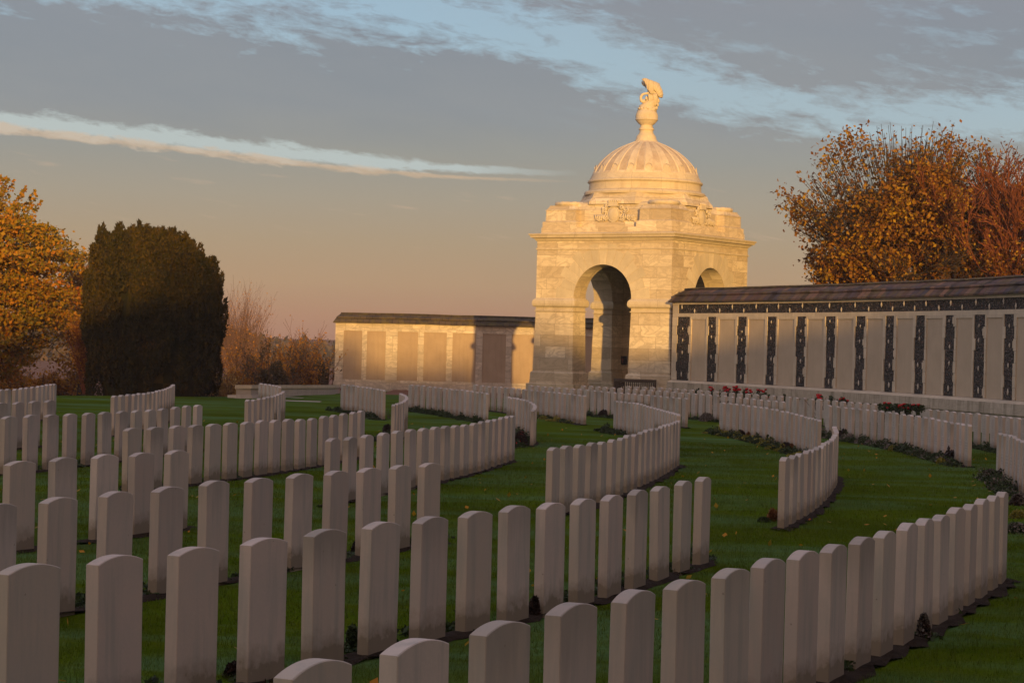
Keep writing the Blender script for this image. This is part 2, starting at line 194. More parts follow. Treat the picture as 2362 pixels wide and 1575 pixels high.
def mat_headstone():
    t=NT('portland_headstone',.85,.2); co=t.co()
    oi=t.new('ShaderNodeObjectInfo'); rv=oi.outputs['Random']
    off=t.new('ShaderNodeVectorMath',operation='ADD'); cb=t.new('ShaderNodeCombineXYZ')
    t.link(t.math('MULTIPLY',rv,37.),cb.inputs[0]); t.link(t.math('MULTIPLY',rv,91.),cb.inputs[2])
    t.link(co,off.inputs[0]); t.link(cb.outputs[0],off.inputs[1]); c2=off.outputs[0]
    base=t.ramp(rv,[(0,(.43,.345,.295)),(.2,(.56,.45,.39)),(.5,(.50,.41,.335)),(.75,(.58,.475,.42)),(.9,(.47,.40,.325)),(1,(.63,.525,.46))])
    n1=t.noise(c2,3.2,5,.6); base=t.mix(t.ramp(n1,[(.35,0.),(.75,.5)]),base,(.40,.38,.35))
    mp=t.new('ShaderNodeMapping'); mp.inputs['Scale'].default_value=(9,9,.9); t.link(c2,mp.inputs[0])
    n2=t.noise(mp.outputs[0],1.3,4,.6); base=t.mix(t.ramp(n2,[(.48,0.),(.74,.65)]),base,(.31,.31,.28))
    n3=t.noise(c2,60,3,.6); base=t.mix(t.ramp(n3,[(.3,.0),(.8,.22)]),base,(.36,.34,.31))
    x,y,z=xyz(t,co)
    n4=t.noise(c2,11,4,.6)
    dirt=t.math('ADD',z,t.math('MULTIPLY',n4,-.22))
    base=t.mix(t.ramp(dirt,[(0.0,.85),(.02,.55),(.13,.0)]),base,(.20,.16,.11))
    # rain staining that starts at the top of some stones
    topm=t.ramp(t.math('ADD',z,t.math('MULTIPLY',t.noise(mp.outputs[0],1.1,4,.6),.5)),[(.78,0.),(1.12,1.)])
    base=t.mix(t.math('MULTIPLY',topm,t.ramp(t.math('FRACT',t.math('MULTIPLY',rv,7.3)),[(.45,0.),(1.,.6)])),base,(.25,.225,.19))
    # small specks and chips
    v=t.new('ShaderNodeTexVoronoi'); v.inputs['Scale'].default_value=7; t.link(c2,v.inputs['Vector'])
    base=t.mix(t.ramp(v.outputs['Distance'],[(.0,.7),(.035,.5),(.05,0.)]),base,(.16,.14,.12))
    # carved badge and lines on the front face (local -y)
    front=t.math('LESS_THAN',y,-.0365)
    ln=t.math('FRACT',t.math('MULTIPLY',z,19.))
    lm=t.math('MULTIPLY',t.math('GREATER_THAN',ln,.45),t.math('GREATER_THAN',t.noise(c2,62,1,.5),.47))
    zr=t.math('MULTIPLY',t.math('GREATER_THAN',z,.30),t.math('LESS_THAN',z,.47)); lm=t.math('MULTIPLY',lm,zr)
    xr=t.math('LESS_THAN',t.math('ABSOLUTE',x),.15); lm=t.math('MULTIPLY',lm,xr)
    dx=t.math('MULTIPLY',x,11.5); dz=t.math('MULTIPLY',t.math('SUBTRACT',z,.61),9.3)
    rr=t.math('SQRT',t.math('ADD',t.math('MULTIPLY',dx,dx),t.math('MULTIPLY',dz,dz)))
    ring=t.math('MULTIPLY',t.math('GREATER_THAN',rr,.78),t.math('LESS_THAN',rr,1.))
    inner=t.math('MULTIPLY',t.math('LESS_THAN',rr,.62),t.math('GREATER_THAN',t.noise(c2,45,2,.5),.5))
    eng=t.math('MULTIPLY',front,t.math('MAXIMUM',lm,t.math('MAXIMUM',ring,inner)))
    base=t.mix(t.math('MULTIPLY',eng,.35),base,(.20,.19,.17))
    t.bump(t.math('ADD',t.math('MULTIPLY',n3,.4),t.math('MULTIPLY',eng,-1.)),.35,.004)
    return t.col(base)
def mat_ashlar(name,c1,c2,mort,bw,bh,scale=1.,vein=.55,stain=None,msize=.006,blotch=.35):
    t=NT(name,.85,.15); co=t.co('UV'); oc=t.co()
    b=t.new('ShaderNodeTexBrick'); b.offset=.5; b.squash=.72; b.squash_frequency=3; b.offset_frequency=2
    b.inputs['Color1'].default_value=(0,0,0,1); b.inputs['Color2'].default_value=(1,1,1,1); b.inputs['Mortar'].default_value=(.5,.5,.5,1)
    b.inputs['Scale'].default_value=1.; b.inputs['Brick Width'].default_value=bw; b.inputs['Row Height'].default_value=bh
    b.inputs['Mortar Size'].default_value=msize; b.inputs['Mortar Smooth'].default_value=.3; b.inputs['Bias'].default_value=0.
    # slightly wobbly joints
    t.link(co,b.inputs['Vector'])
    rnd_=t.new('ShaderNodeSeparateColor'); t.link(b.outputs['Color'],rnd_.inputs[0])
    base=t.mix(rnd_.outputs[0],c1,c2)
    # per-block offset of veining
    off=t.new('ShaderNodeVectorMath',operation='ADD'); cb=t.new('ShaderNodeCombineXYZ'); t.link(t.math('MULTIPLY',rnd_.outputs[0],40.),cb.inputs[0]); t.link(t.math('MULTIPLY',rnd_.outputs[0],17.),cb.inputs[1])
    t.link(oc,off.inputs[0]); t.link(cb.outputs[0],off.inputs[1])
    mp=t.new('ShaderNodeMapping'); mp.inputs['Scale'].default_value=(.9,.9,2.4); mp.inputs['Rotation'].default_value=(.5,.45,.3); t.link(off.outputs[0],mp.inputs[0])
    n1=t.noise(mp.outputs[0],1.0,6,.56,1.4)
    dk=tuple(x*.62 for x in c1)
    base=t.mix(t.ramp(n1,[(.42,0.),(.50,vein),(.56,.05),(.68,vein*.8),(.8,.1)]),base,dk)
    n2=t.noise(oc,.9,5,.6); base=t.mix(t.ramp(n2,[(.45,0.),(.75,blotch)]),base,tuple(x*.7 for x in c2))
    n3=t.noise(oc,22,3,.6); base=t.mix(t.ramp(n3,[(.45,0.),(.8,.22)]),base,tuple(x*.55 for x in c2))
    if stain:
        ms=t.new('ShaderNodeMapping'); ms.inputs['Scale'].default_value=(3.5,3.5,.5); t.link(oc,ms.inputs[0])
        n4=t.noise(ms.outputs[0],1.,5,.65); base=t.mix(t.ramp(n4,[(.5,0.),(.72,stain[0])]),base,stain[1])
    base=t.mix(t.math('MULTIPLY',b.outputs['Fac'],.75),base,mort)
    t.bump(t.math('ADD',t.math('MULTIPLY',b.outputs['Fac'],-1.),t.math('MULTIPLY',n3,.3)),.4,.01)
    return t.col(base)
def mat_plain(name,c,var=.15,scale=6,rough=.85,c2=None,island=0.,streak=0.):
    t=NT(name,rough,.15); co=t.co()
    n=t.noise(co,scale,5,.6)
    a=c; b=c2 or tuple(x*(1-2*var) for x in c)
    base=t.mix(t.ramp(n,[(.3,0.),(.75,1.)]),a,b)
    if island:
        g=t.new('ShaderNodeNewGeometry'); base=t.mix(t.math('MULTIPLY',g.outputs['Random Per Island'],island),base,tuple(x*.45 for x in c))
    if streak:
        base=t.mix(t.ramp(t.noise(t.co('Object',(7,7,.6)),1.2,5,.6),[(.5,0.),(.75,streak)]),base,tuple(x*.5 for x in c))
    n3=t.noise(co,scale*9,2,.6); t.bump(n3,.2,.005)
    return t.col(base)
def mat_flint():
    t=NT('knapped_flint',.55,.35); co=t.co('UV')
    v=t.new('ShaderNodeTexVoronoi'); v.inputs['Scale'].default_value=19.; v.inputs['Randomness'].default_value=1.; t.link(co,v.inputs['Vector'])
    sp=t.new('ShaderNodeSeparateColor'); t.link(v.outputs['Color'],sp.inputs[0])
    base=t.ramp(sp.outputs[0],[(0,(.006,.006,.008)),(.45,(.022,.02,.022)),(.7,(.05,.042,.04)),(.84,(.13,.11,.10)),(.93,(.10,.045,.03)),(1,(.30,.26,.22))],'CONSTANT')
    v2=t.new('ShaderNodeTexVoronoi',feature='DISTANCE_TO_EDGE'); v2.inputs['Scale'].default_value=19.; t.link(co,v2.inputs['Vector'])
    base=t.mix(t.ramp(v2.outputs['Distance'],[(.01,.8),(.05,0.)]),base,(.07,.055,.045))
    t.bump(v.outputs['Distance'],1.,.05)
    return t.col(base)
def mat_tiles(name,cols,moss,w=.32,h=.32,mossamt=.5):
    t=NT(name,.75,.25); co=t.co('UV')
    b=t.new('ShaderNodeTexBrick'); b.inputs['Scale'].default_value=1.; b.inputs['Brick Width'].default_value=w; b.inputs['Row Height'].default_value=h
    b.inputs['Color1'].default_value=(0,0,0,1); b.inputs['Color2'].default_value=(1,1,1,1); b.inputs['Mortar Size'].default_value=.012
    t.link(co,b.inputs['Vector']); sp=t.new('ShaderNodeSeparateColor'); t.link(b.outputs['Color'],sp.inputs[0])
    base=t.ramp(sp.outputs[0],[(i/(len(cols)-1),c) for i,c in enumerate(cols)])
    base=t.mix(t.math('MULTIPLY',b.outputs['Fac'],.8),base,(.012,.01,.01))
    n=t.noise(t.co('Object'),2.2,6,.7); base=t.mix(t.ramp(n,[(.46,0.),(.62,mossamt)]),base,moss)
    t.bump(t.math('ADD',t.math('MULTIPLY',b.outputs['Fac'],-1.),n),.5,.02)
    return t.col(base)
def grass_color(t,co):
    n1=t.noise(co,.33,4,.55); n2=t.noise(co,1.7,5,.6); n3=t.noise(co,14,3,.6)
    base=t.mix(t.ramp(n1,[(.38,0.),(.62,1.)]),(.048,.080,.003),(.088,.142,.006))
    base=t.mix(t.ramp(n2,[(.35,0.),(.7,.7)]),base,(.092,.110,.006))
    dew=t.noise(t.co('Object',(.5,1.,1.)),.55,5,.62,.8)
    base=t.mix(t.ramp(dew,[(.46,0.),(.64,.75)]),base,(.100,.185,.080))
    base=t.mix(t.ramp(n3,[(.3,.0),(.8,.4)]),base,(.036,.064,.004))
    return base
def mat_grass(blade=False):
    t=NT('grass_blade' if blade else 'lawn_grass',.8,.2); co=t.co()
    base=grass_color(t,co)
    if blade:
        g=t.new('ShaderNodeNewGeometry'); base=t.mix(t.ramp(g.outputs['Random Per Island'],[(0,.0),(.8,.45),(.93,.6),(1.,.9)]),base,(.11,.17,.02))
        t.b.inputs['Roughness'].default_value=.7; t.b.inputs['Specular IOR Level'].default_value=.04
    else:
        t.b.inputs['Specular IOR Level'].default_value=0.
        n=t.noise(co,38,3,.7); t.bump(t.math('ADD',n,t.math('MULTIPLY',t.noise(co,6,3,.6),2.)),.9,.03)
    return t.col(base)
def mat_leaf(name,stops,rough=.6,trans=.35):
    t=NT(name,rough,.2); g=t.new('ShaderNodeNewGeometry')
    n=t.noise(t.co(),.8,3,.6)
    f=t.math('ADD',t.math('MULTIPLY',g.outputs['Random Per Island'],.62),t.math('MULTIPLY',t.math('SUBTRACT',n,.3),.95),True)
    c=t.ramp(f,stops); t.col(c)
    if trans:
        tr=t.new('ShaderNodeBsdfTranslucent'); t.link(c,tr.inputs[0]); mx=t.new('ShaderNodeMixShader'); mx.inputs[0].default_value=trans
        out=t.n['Material Output']; t.link(t.b.outputs[0],mx.inputs[1]); t.link(tr.outputs[0],mx.inputs[2]); t.link(mx.outputs[0],out.inputs[0])
    return t.m
M={}
M['head']=mat_headstone()
M['ashlar']=mat_ashlar('pavilion_ashlar',(.52,.42,.30),(.82,.70,.54),(.24,.19,.14),1.25,.43,vein=.5,blotch=.34,stain=(.3,(.42,.30,.18)))
M['ashlar_wall']=mat_ashlar('wall_ashlar',(.54,.46,.37),(.72,.62,.51),(.20,.16,.12),.95,.40,vein=.65,stain=(.35,(.25,.22,.17)))
M['ashlar_low']=mat_ashlar('low_wall_stone',(.46,.40,.35),(.54,.48,.42),(.22,.18,.15),1.3,.9,vein=.25)
M['trim']=mat_ashlar('moulded_stone',(.60,.51,.39),(.68,.58,.45),(.28,.22,.16),1.7,9.,vein=.3,stain=(.35,(.36,.27,.18)))
M['vous']=mat_plain('arch_stone',(.72,.62,.48),.14,1.6,island=.32,streak=.3)
M['carved']=mat_plain('carved_stone',(.68,.58,.45),.12,3.,streak=.3)
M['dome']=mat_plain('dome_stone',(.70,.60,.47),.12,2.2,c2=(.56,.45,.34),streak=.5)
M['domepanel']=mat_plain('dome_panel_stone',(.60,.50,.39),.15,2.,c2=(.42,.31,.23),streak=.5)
M['panel']=mat_plain('name_panel_stone',(.52,.415,.315),.08,1.3,streak=.12)
M['panel2']=mat_plain('apse_panel_stone',(.43,.33,.24),.10,1.2,c2=(.36,.27,.195),streak=.25)
M['quoin']=mat_plain('white_quoin_stone',(.68,.57,.45),.12,2.5,island=.3,streak=.3)
M['plinth']=mat_ashlar('lichened_plinth',(.44,.37,.30),(.54,.46,.38),(.2,.16,.12),1.1,.6,vein=.4,stain=(.75,(.12,.11,.075)))
M['flint']=mat_flint()
M['quartz']=mat_plain('pale_flint_nodule',(.55,.48,.42),.15,9.)
M['slate']=mat_tiles('purple_roof_tiles',[(.022,.015,.016),(.11,.060,.052),(.045,.04,.062),(.17,.095,.07)],(.11,.085,.025),.34,.42,.6)
M['mosstile']=mat_tiles('mossy_roof_tiles',[(.06,.045,.03),(.10,.07,.045),(.05,.04,.03)],(.13,.10,.03),.30,.26,.75)
M['lawn']=mat_grass(); M['blade']=mat_grass(True)
t=NT('field_ground',.95,.1); n=t.noise(t.co(),.12,6,.6); M['field']=t.col(t.ramp(n,[(.3,(.12,.06,.035)),(.55,(.17,.075,.05)),(.75,(.10,.07,.03))]))
t=NT('bare_soil',.95,.1); n=t.noise(t.co(),16,5,.7); t.bump(t.noise(t.co(),26,4,.7),1.,.03); M['soil']=t.col(t.ramp(n,[(.3,(.014,.009,.006)),(.7,(.042,.026,.015))]))
M['paving']=mat_plain('paving_stone',(.55,.47,.40),.1,3.)
M['bark']=mat_plain('bark',(.075,.055,.04),.2,9.)
M['bark_red']=mat_plain('red_twig_bark',(.26,.085,.035),.2,5.)
M['bark_pale']=mat_plain('pale_twig_bark',(.17,.09,.05),.2,5.)
M['maple']=mat_leaf('maple_leaf',[(0,(.10,.10,.010)),(.25,(.20,.16,.012)),(.5,(.40,.24,.012)),(.75,(.52,.23,.012)),(1,(.50,.13,.012))])
M['rustleaf']=mat_leaf('rust_leaf',[(0,(.055,.040,.008)),(.25,(.15,.055,.010)),(.5,(.29,.125,.012)),(.68,(.38,.20,.015)),(.82,(.52,.32,.02)),(.9,(.20,.14,.02)),(1,(.33,.12,.012))])
M['yew']=mat_leaf('yew_needles',[(0,(.018,.020,.002)),(.5,(.042,.032,.002)),(.85,(.080,.050,.003)),(1,(.12,.055,.006))],.9,.05)
M['scrub']=mat_leaf('scrub_leaf',[(0,(.22,.10,.02)),(.4,(.42,.18,.02)),(.75,(.58,.28,.02)),(1,(.44,.17,.03))])
M['scrub_dark']=mat_leaf('dull_scrub_leaf',[(0,(.07,.055,.025)),(.5,(.12,.085,.03)),(1,(.20,.11,.04))])
M['scrub_yellow']=mat_leaf('yellow_scrub_leaf',[(0,(.30,.18,.05)),(.5,(.42,.26,.07)),(1,(.50,.33,.10))])
M['plant']=mat_leaf('bedding_leaf',[(0,(.02,.035,.012)),(.5,(.035,.055,.018)),(1,(.07,.09,.03))],.6,.15)
M['plant_dark']=mat_leaf('dark_bedding_leaf',[(0,(.012,.008,.007)),(.5,(.03,.018,.013)),(1,(.06,.03,.02))],.6,.05)
M['plant_grey']=mat_leaf('seed_head',[(0,(.06,.055,.04)),(.5,(.13,.11,.09)),(1,(.30,.26,.24))],.8,.1)
M['plant_yellow']=mat_leaf('yellowing_leaf',[(0,(.10,.11,.02)),(.5,(.22,.20,.03)),(1,(.38,.30,.05))],.6,.2)
M['tuft']=mat_leaf('dry_tuft',[(0,(.14,.06,.02)),(.6,(.22,.09,.03)),(1,(.28,.15,.05))],.7,.2)
t=NT('rose_petal',.5,.2); M['rose']=t.col((.42,.008,.012))
t=NT('weathered_teak',.8,.2); n=t.noise(t.co('Object',(1,1,12)),4,4,.6); M['teak']=t.col(t.ramp(n,[(.3,(.055,.038,.03)),(.7,(.10,.075,.06))]))
t=NT('dark_bronze',.5,.4); M['bronze']=t.col((.014,.011,.008))
t=NT('dull_copper',.5,.4); M['copper']=t.col((.30,.10,.07))
t=NT('engraving',.95,.05); M['engrave']=t.col((.16,.135,.115))
# ---------------------------------------------------------------- lawn and terrain
def lawn_edge(X):
    if X<-10.6: return max(77+(X+10.6)*1.05,30)
    if X<-9.6: return 77+(X+10.6)*2.5
    if X<-6: return min(79.5+(X+9.6)*11,112.)
    return 112.
def sheet(name,xs,ys,zf,mat,yf=None):
    nx,ny=len(xs),len(ys); V=[]
    for j in range(ny):
        for i in range(nx):
            x=xs[i]; y=ys[j] if yf is None else yf(x,ys[j]); V.append((x,y,zf(x,y)))
    Fc=[(j*nx+i,j*nx+i+1,(j+1)*nx+i+1,(j+1)*nx+i) for j in range(ny-1) for i in range(nx-1)]
    me=bpy.data.meshes.new(name); me.from_pydata(V,[],Fc); me.materials.append(mat)
    me.polygons.foreach_set('use_smooth',[True]*len(Fc)); me.update()
    o=bpy.data.objects.new(name,me); COL.objects.link(o); return o
def tz(x,y):
    z=gz(x,min(y,95))
    e=lawn_edge(x)
    if y<e+1: return z-.04
    d=y-e-1
    return z-.04-min(d*.035,3.2)-.35*min(d,4)/4
xs=[-45+i*1.0 for i in range(91)]
tag(sheet('lawn',xs,[j/110 for j in range(111)],gz,M['lawn'],lambda x,t:-30+t*(lawn_edge(x)+30)),kind='structure')
bx=[-6000,-2500,-1200,-600,-300,-150,-90,-60]+[-45+i*3 for i in range(31)]+[60,90,150,300,600,1200,2500,6000]
by=[-400,-150,-60,-30]+[-24+i*6 for i in range(15)]+[62+i*2 for i in range(30)]+[125,140,160,190,240,300,400,600,900,1400,2200,3500,7000]
tag(sheet('field',bx,by,tz,M['field']),kind='structure')
# grass blades on the near lawn
def grass():
    rs=np.random.RandomState(3); out=[]
    for (z0,z1,n,h,w) in ((5.,13,130000,.034,.0035),(13,26,150000,.036,.006),(26,48,110000,.038,.011)):
        u=rs.rand(n); Z=np.sqrt(z0*z0+u*(z1*z1-z0*z0)); X=(rs.rand(n)*2-1)*(.262*Z+.6)
        out.append((X,Z,np.full(n,h)*(.5+rs.rand(n)*.9),np.full(n,w)))
    X,Z,H,W=[np.concatenate([o[k] for o in out]) for k in range(4)]
    # keep soil borders clear
    dmin=np.full(len(X),9.)
    for k,l in ROWS.items():
        a=np.array([(p[0],p[1]) for p in l])
        if a[:,1].min()>52: continue
        for p,q in zip(a[:-1],a[1:]):
            d=q-p; L=d@d; t=np.clip(((X-p[0])*d[0]+(Z-p[1])*d[1])/L,0,1)
            dd=np.hypot(X-p[0]-t*d[0],Z-p[1]-t*d[1]); dmin=np.minimum(dmin,dd)
    keep=dmin>.13+.06*rs.rand(len(X)); X,Z,H,W=X[keep],Z[keep],H[keep],W[keep]; n=len(X)
    G=np.array([gz(float(a),float(b)) for a,b in zip(X,Z)])
    th=rs.rand(n)*6.28; lx=rs.randn(n)*.012; ly=rs.randn(n)*.012
    V=np.empty((n,3,3)); c,s=np.cos(th)*W/2,np.sin(th)*W/2
    V[:,0]=np.c_[X-c,Z-s,G-.003]; V[:,1]=np.c_[X+c,Z+s,G-.003]; V[:,2]=np.c_[X+lx,Z+ly,G+H]
    o=np_mesh('grass',V.reshape(-1,3),3,M['blade']); tag(o,'short dewy grass blades covering the near lawn','grass',kind='stuff')
# soil borders
def soil(name,l,inner,outer,front):
    pts=[Vector((p[0],p[1],0)) for p in l]
    d0=(pts[1]-pts[0]).normalized(); d1=(pts[-1]-pts[-2]).normalized()
    pts=[pts[0]-d0*.35]+pts+[pts[-1]+d1*.35]; V=[];Fc=[]; r=random.Random(len(l))
    P=[]
    for a,b in zip(pts[:-1],pts[1:]):
        for k in range(3): P.append(a.lerp(b,k/3))
    P.append(pts[-1])
    for i,p in enumerate(P):
        t=(P[min(i+1,len(P)-1)]-P[max(i-1,0)]).normalized(); n=Vector((-t.y,t.x,0))*front
        for w in (inner+r.uniform(-.05,.06),inner*.5,0,-outer*.5,-outer+r.uniform(-.05,.04)):
            q=p+n*w; e= .004 if abs(w)>outer*.9 else .02+r.uniform(0,.015)
            V.append((q.x,q.y,gz(q.x,q.y)+e))
    for i in range(len(P)-1):
        for j in range(4): Fc.append((i*5+j,i*5+j+1,(i+1)*5+j+1,(i+1)*5+j))
    me=bpy.data.meshes.new(name); me.from_pydata(V,[],Fc); me.materials.append(M['soil']); me.update()
    o=bpy.data.objects.new(name,me); COL.objects.link(o); tag(o,kind='structure')
BEDROWS=('A','B','C','F','G','H','I','M')
FRONT={k:(1 if k in('R1','R2','R3','R4','R5','R7','R5b','R5c','R6L','R6M','R6N','K','R8','R9') else -1) for k in ROWS}
for k,l in ROWS.items():
    soil('soil_border',l,.28 if k in BEDROWS else .10,.08 if k not in('R1','R9','R8') else .13,FRONT[k])
grass()
# ---------------------------------------------------------------- headstones
def stone_mesh(r,w=.381,t=.076,h=.813,rise=.033,n=14):
    """outline in x,z ; extruded along y with a small eased edge"""
    hw=w/2; rad=(hw*hw+rise*rise)/(2*rise); cz=h-rad; a0=math.asin(hw/rad)
    def outline(ins):
        pts=[(-hw+ins,-.22),(hw-ins,-.22)]
        for k in range(n+1):
            a=a0-2*a0*k/n; x=(rad)*math.sin(a); z=cz+rad*math.cos(a)
            s=(hw-ins)/hw; pts.append((x*s,z-ins))
        return pts
    mb=MB(); e=.0035; ys=[(-t/2,e),(-t/2+e,0),(t/2-e,0),(t/2,e)]
    R_=[[(x,y,z) for x,z in outline(i)] for y,i in ys]
    m=len(R_[0])
    for a,b in zip(R_[:-1],R_[1:]):
        for i in range(m):
            j=(i+1)%m; mb.poly([a[i],a[j],b[j],b[i]],smooth=False)
    mb.poly(list(R_[0])); mb.poly(list(reversed(R_[-1])))
    return mb
def flat_mesh(mb):
    me=bpy.data.meshes.new('headstone'); me.from_pydata(mb.v,[],mb.f); me.materials.append(M['head'])
    import bmesh
    bm=bmesh.new(); bm.from_mesh(me); bmesh.ops.remove_doubles(bm,verts=bm.verts,dist=1e-5); bmesh.ops.recalc_face_normals(bm,faces=bm.faces); bm.to_mesh(me); bm.free()
    return me
hs_meshes=[flat_mesh(stone_mesh(0,h=.813+d,rise=.033+e)) for d,e in((0,0),(.004,.003),(-.005,-.002))]
ORD=['','first','second','third','fourth','fifth','sixth','seventh','eighth','ninth','tenth','eleventh','twelfth','thirteenth','fourteenth','fifteenth','sixteenth','seventeenth','eighteenth','nineteenth','twentieth','twenty-first','twenty-second','twenty-third','twenty-fourth','twenty-fifth','twenty-sixth','twenty-seventh','twenty-eighth']
# row phrase, name of its first end, name of its last end
DESC={'R1':('nearest row, cut by the bottom edge','left','right'),'R2':('second row up from the bottom edge','left','right'),
'R3':('third row up at bottom left','left','right'),'R4':('short five-stone row at left','left','right'),
'R5':('long row with lettered edge','left','right'),'R7':('row left of centre behind row two','left','right'),'R5b':('left row crossing below the yew','left','right'),
'R5c':('four-stone row at the left margin','left','right'),'R6L':('far row below the maple','left','right'),
'R6M':('row receding towards the yew','near','far'),'R6N':('row receding towards the low wall','near','far'),
'R6O':('six-stone row against the low wall','far','near'),'A':('row before the apse wall end','far','near'),
'K':('hooked row left of centre','near','far'),'B':('row before the apse panels','far','near'),
'C':('row left of the pavilion arch','far','near'),'D':('row below the pavilion arch','far','near'),
'E':('far row beneath the bench','far','near'),'E2':('farthest row beside the red roses','far','near'),
'M':('hooked row below the pavilion pier','far','near'),'P':('back limb of the central curve','far','near'),
'R8':('front limb of the central curve','near','far'),'F':('curved row right of centre','far','near'),
'R9':('hooked row alone on the right lawn','near','far'),'G':('right row with dark dahlias','far','near'),
'H':('row under the flint wall at right','far','near'),'I':('short row at the right margin','far','near')}
MARGIN={'R5':('1','2','E'),'R7':None}
def text_obj(parent,chars,th):
    """characters stacked down the narrow edge of a stone that faces the camera (local -x)"""
    objs=[]
    for i,ch in enumerate(chars):
        cu=bpy.data.curves.new('t','FONT'); cu.body=ch; cu.size=.062; cu.align_x='CENTER'; cu.extrude=.0008
        ob=bpy.data.objects.new('t',cu); COL.objects.link(ob)
        bpy.context.view_layer.update()
        dg=bpy.context.evaluated_depsgraph_get(); me=bpy.data.meshes.new_from_object(ob.evaluated_get(dg))
        me.transform(Matrix.Translation((-.1912,0,.63-.085*i))@Matrix.Rotation(R(-90),4,'Z')@Matrix.Rotation(R(90),4,'X'))
        bpy.data.objects.remove(ob); objs.append(me)
    import bmesh
    bm=bmesh.new()
    for me in objs: bm.from_mesh(me)
    me=bpy.data.meshes.new('inscription'); bm.to_mesh(me); bm.free(); me.materials.clear(); me.materials.append(M['engrave'])
    o=bpy.data.objects.new('inscription',me); COL.objects.link(o); o.parent=parent
far=MB(); nst=0
for k,l in ROWS.items():
    ph,e0,e1=DESC[k]; n=len(l)
    for i,(X,Y,th,dz) in enumerate(l):
        # local x along the row; local -y is the carved front
        a=th if FRONT[k]<0 else th+math.pi
        # FRONT>0: carved side is to the left of the direction of travel
        z=gz(X,Y)+dz+rnd.uniform(-.006,.006)
        rot=(R(rnd.gauss(0,.35)),R(rnd.gauss(0,.3)),a+R(rnd.gauss(0,.9)))
        if i in FARSET.get(k,()):
            me=hs_meshes[0]; mt=Matrix.Translation((X,Y,z))@Matrix.Rotation(rot[2],4,'Z')
            b=len(far.v); far.v+=[tuple(mt@v.co) for v in me.vertices]; far.f+=[tuple(b+q for q in p.vertices) for p in me.polygons]; continue
        o=bpy.data.objects.new('headstone',hs_meshes[rnd.randrange(3)]); COL.objects.link(o)
        o.location=(X,Y,z); o.rotation_euler=rot
        if i<=n-1-i: j,e=i+1,e0
        else: j,e=n-i,e1
        tag(o,'headstone, %s from the %s end of the %s'%(ORD[j],e,ph) if n<=28 or True else '','headstone','white arch-topped headstones in curved rows')
        if (k,i) in (('R5',0),('R8',0),('R9',0),('R7',0)):
            text_obj(o,{'R5':'12E','R8':'CXC','R9':'5ZH','R7':'2H'}[k],th)
            o['label']='headstone with lettered edge, near end of the %s'%ph if k!='R5' else 'headstone with letters down its edge starting the long left row'
        nst+=1
me=bpy.data.meshes.new('distant_headstones'); me.from_pydata(far.v,[],far.f); me.materials.append(M['head']); me.update()
o=bpy.data.objects.new('distant_headstones',me); COL.objects.link(o)
tag(o,'packed far headstones mostly hidden behind nearer rows','headstones',kind='stuff')
# ---------------------------------------------------------------- pavilion
KP=1.10
AL=R(33.9); h=2.93; T=.84; OP=1.25; SPR=EYE+1.72
e1=Vector((-math.cos(AL),math.sin(AL),0)); e2=Vector((math.sin(AL),math.cos(AL),0))
PC=Vector((5.73,77,0))+h*e1+h*e2
pav=empty('domed_pavilion',(PC.x,PC.y,0),-AL)
tag(pav,'sunlit domed stone pavilion with arches and a carved figure on top','pavilion')
def Lring(sx,sy,p,z):
    pts=[(OP-p,h+p),(OP-p,h-T-p),(h-T-p,h-T-p),(h-T-p,OP-p),(h+p,OP-p),(h+p,h+p)]
    pts=[(x*sx,y*sy,z) for x,y in pts]
    if sx*sy<0: pts.reverse()
    return pts
g0=gz(PC.x,PC.y)-.5
def piers(prof,mat,name):
    mb=MB()
    for sx in(-1,1):
        for sy in(-1,1): mb.rings([Lring(sx,sy,p,z) for z,p in prof],0)
    return mb.build(name,mat,pav)
E_=EYE
for sx in(-1,1):
    for sy in(-1,1):
        mb=MB(); mb.rings([Lring(sx,sy,p,z) for z,p in[(g0,.24),(E_-1.52,.22),(E_-1.50,.13),(E_-1.10,.11),(E_-1.04,.045),(E_+1.22,0)]]); mb.build('pier',M['ashlar'],pav)
        mb=MB(); mb.rings([Lring(sx,sy,p,z) for z,p in[(E_+1.2,.002),(E_+1.215,.035),(E_+1.245,.035),(E_+1.25,.0),(E_+1.37,.0),(E_+1.375,.05),(E_+1.42,.095),(E_+1.50,.11),(E_+1.60,.10),(E_+1.66,.06),(E_+1.69,.02),(E_+1.72,.0)]]); mb.build('impost_moulding',M['trim'],pav)
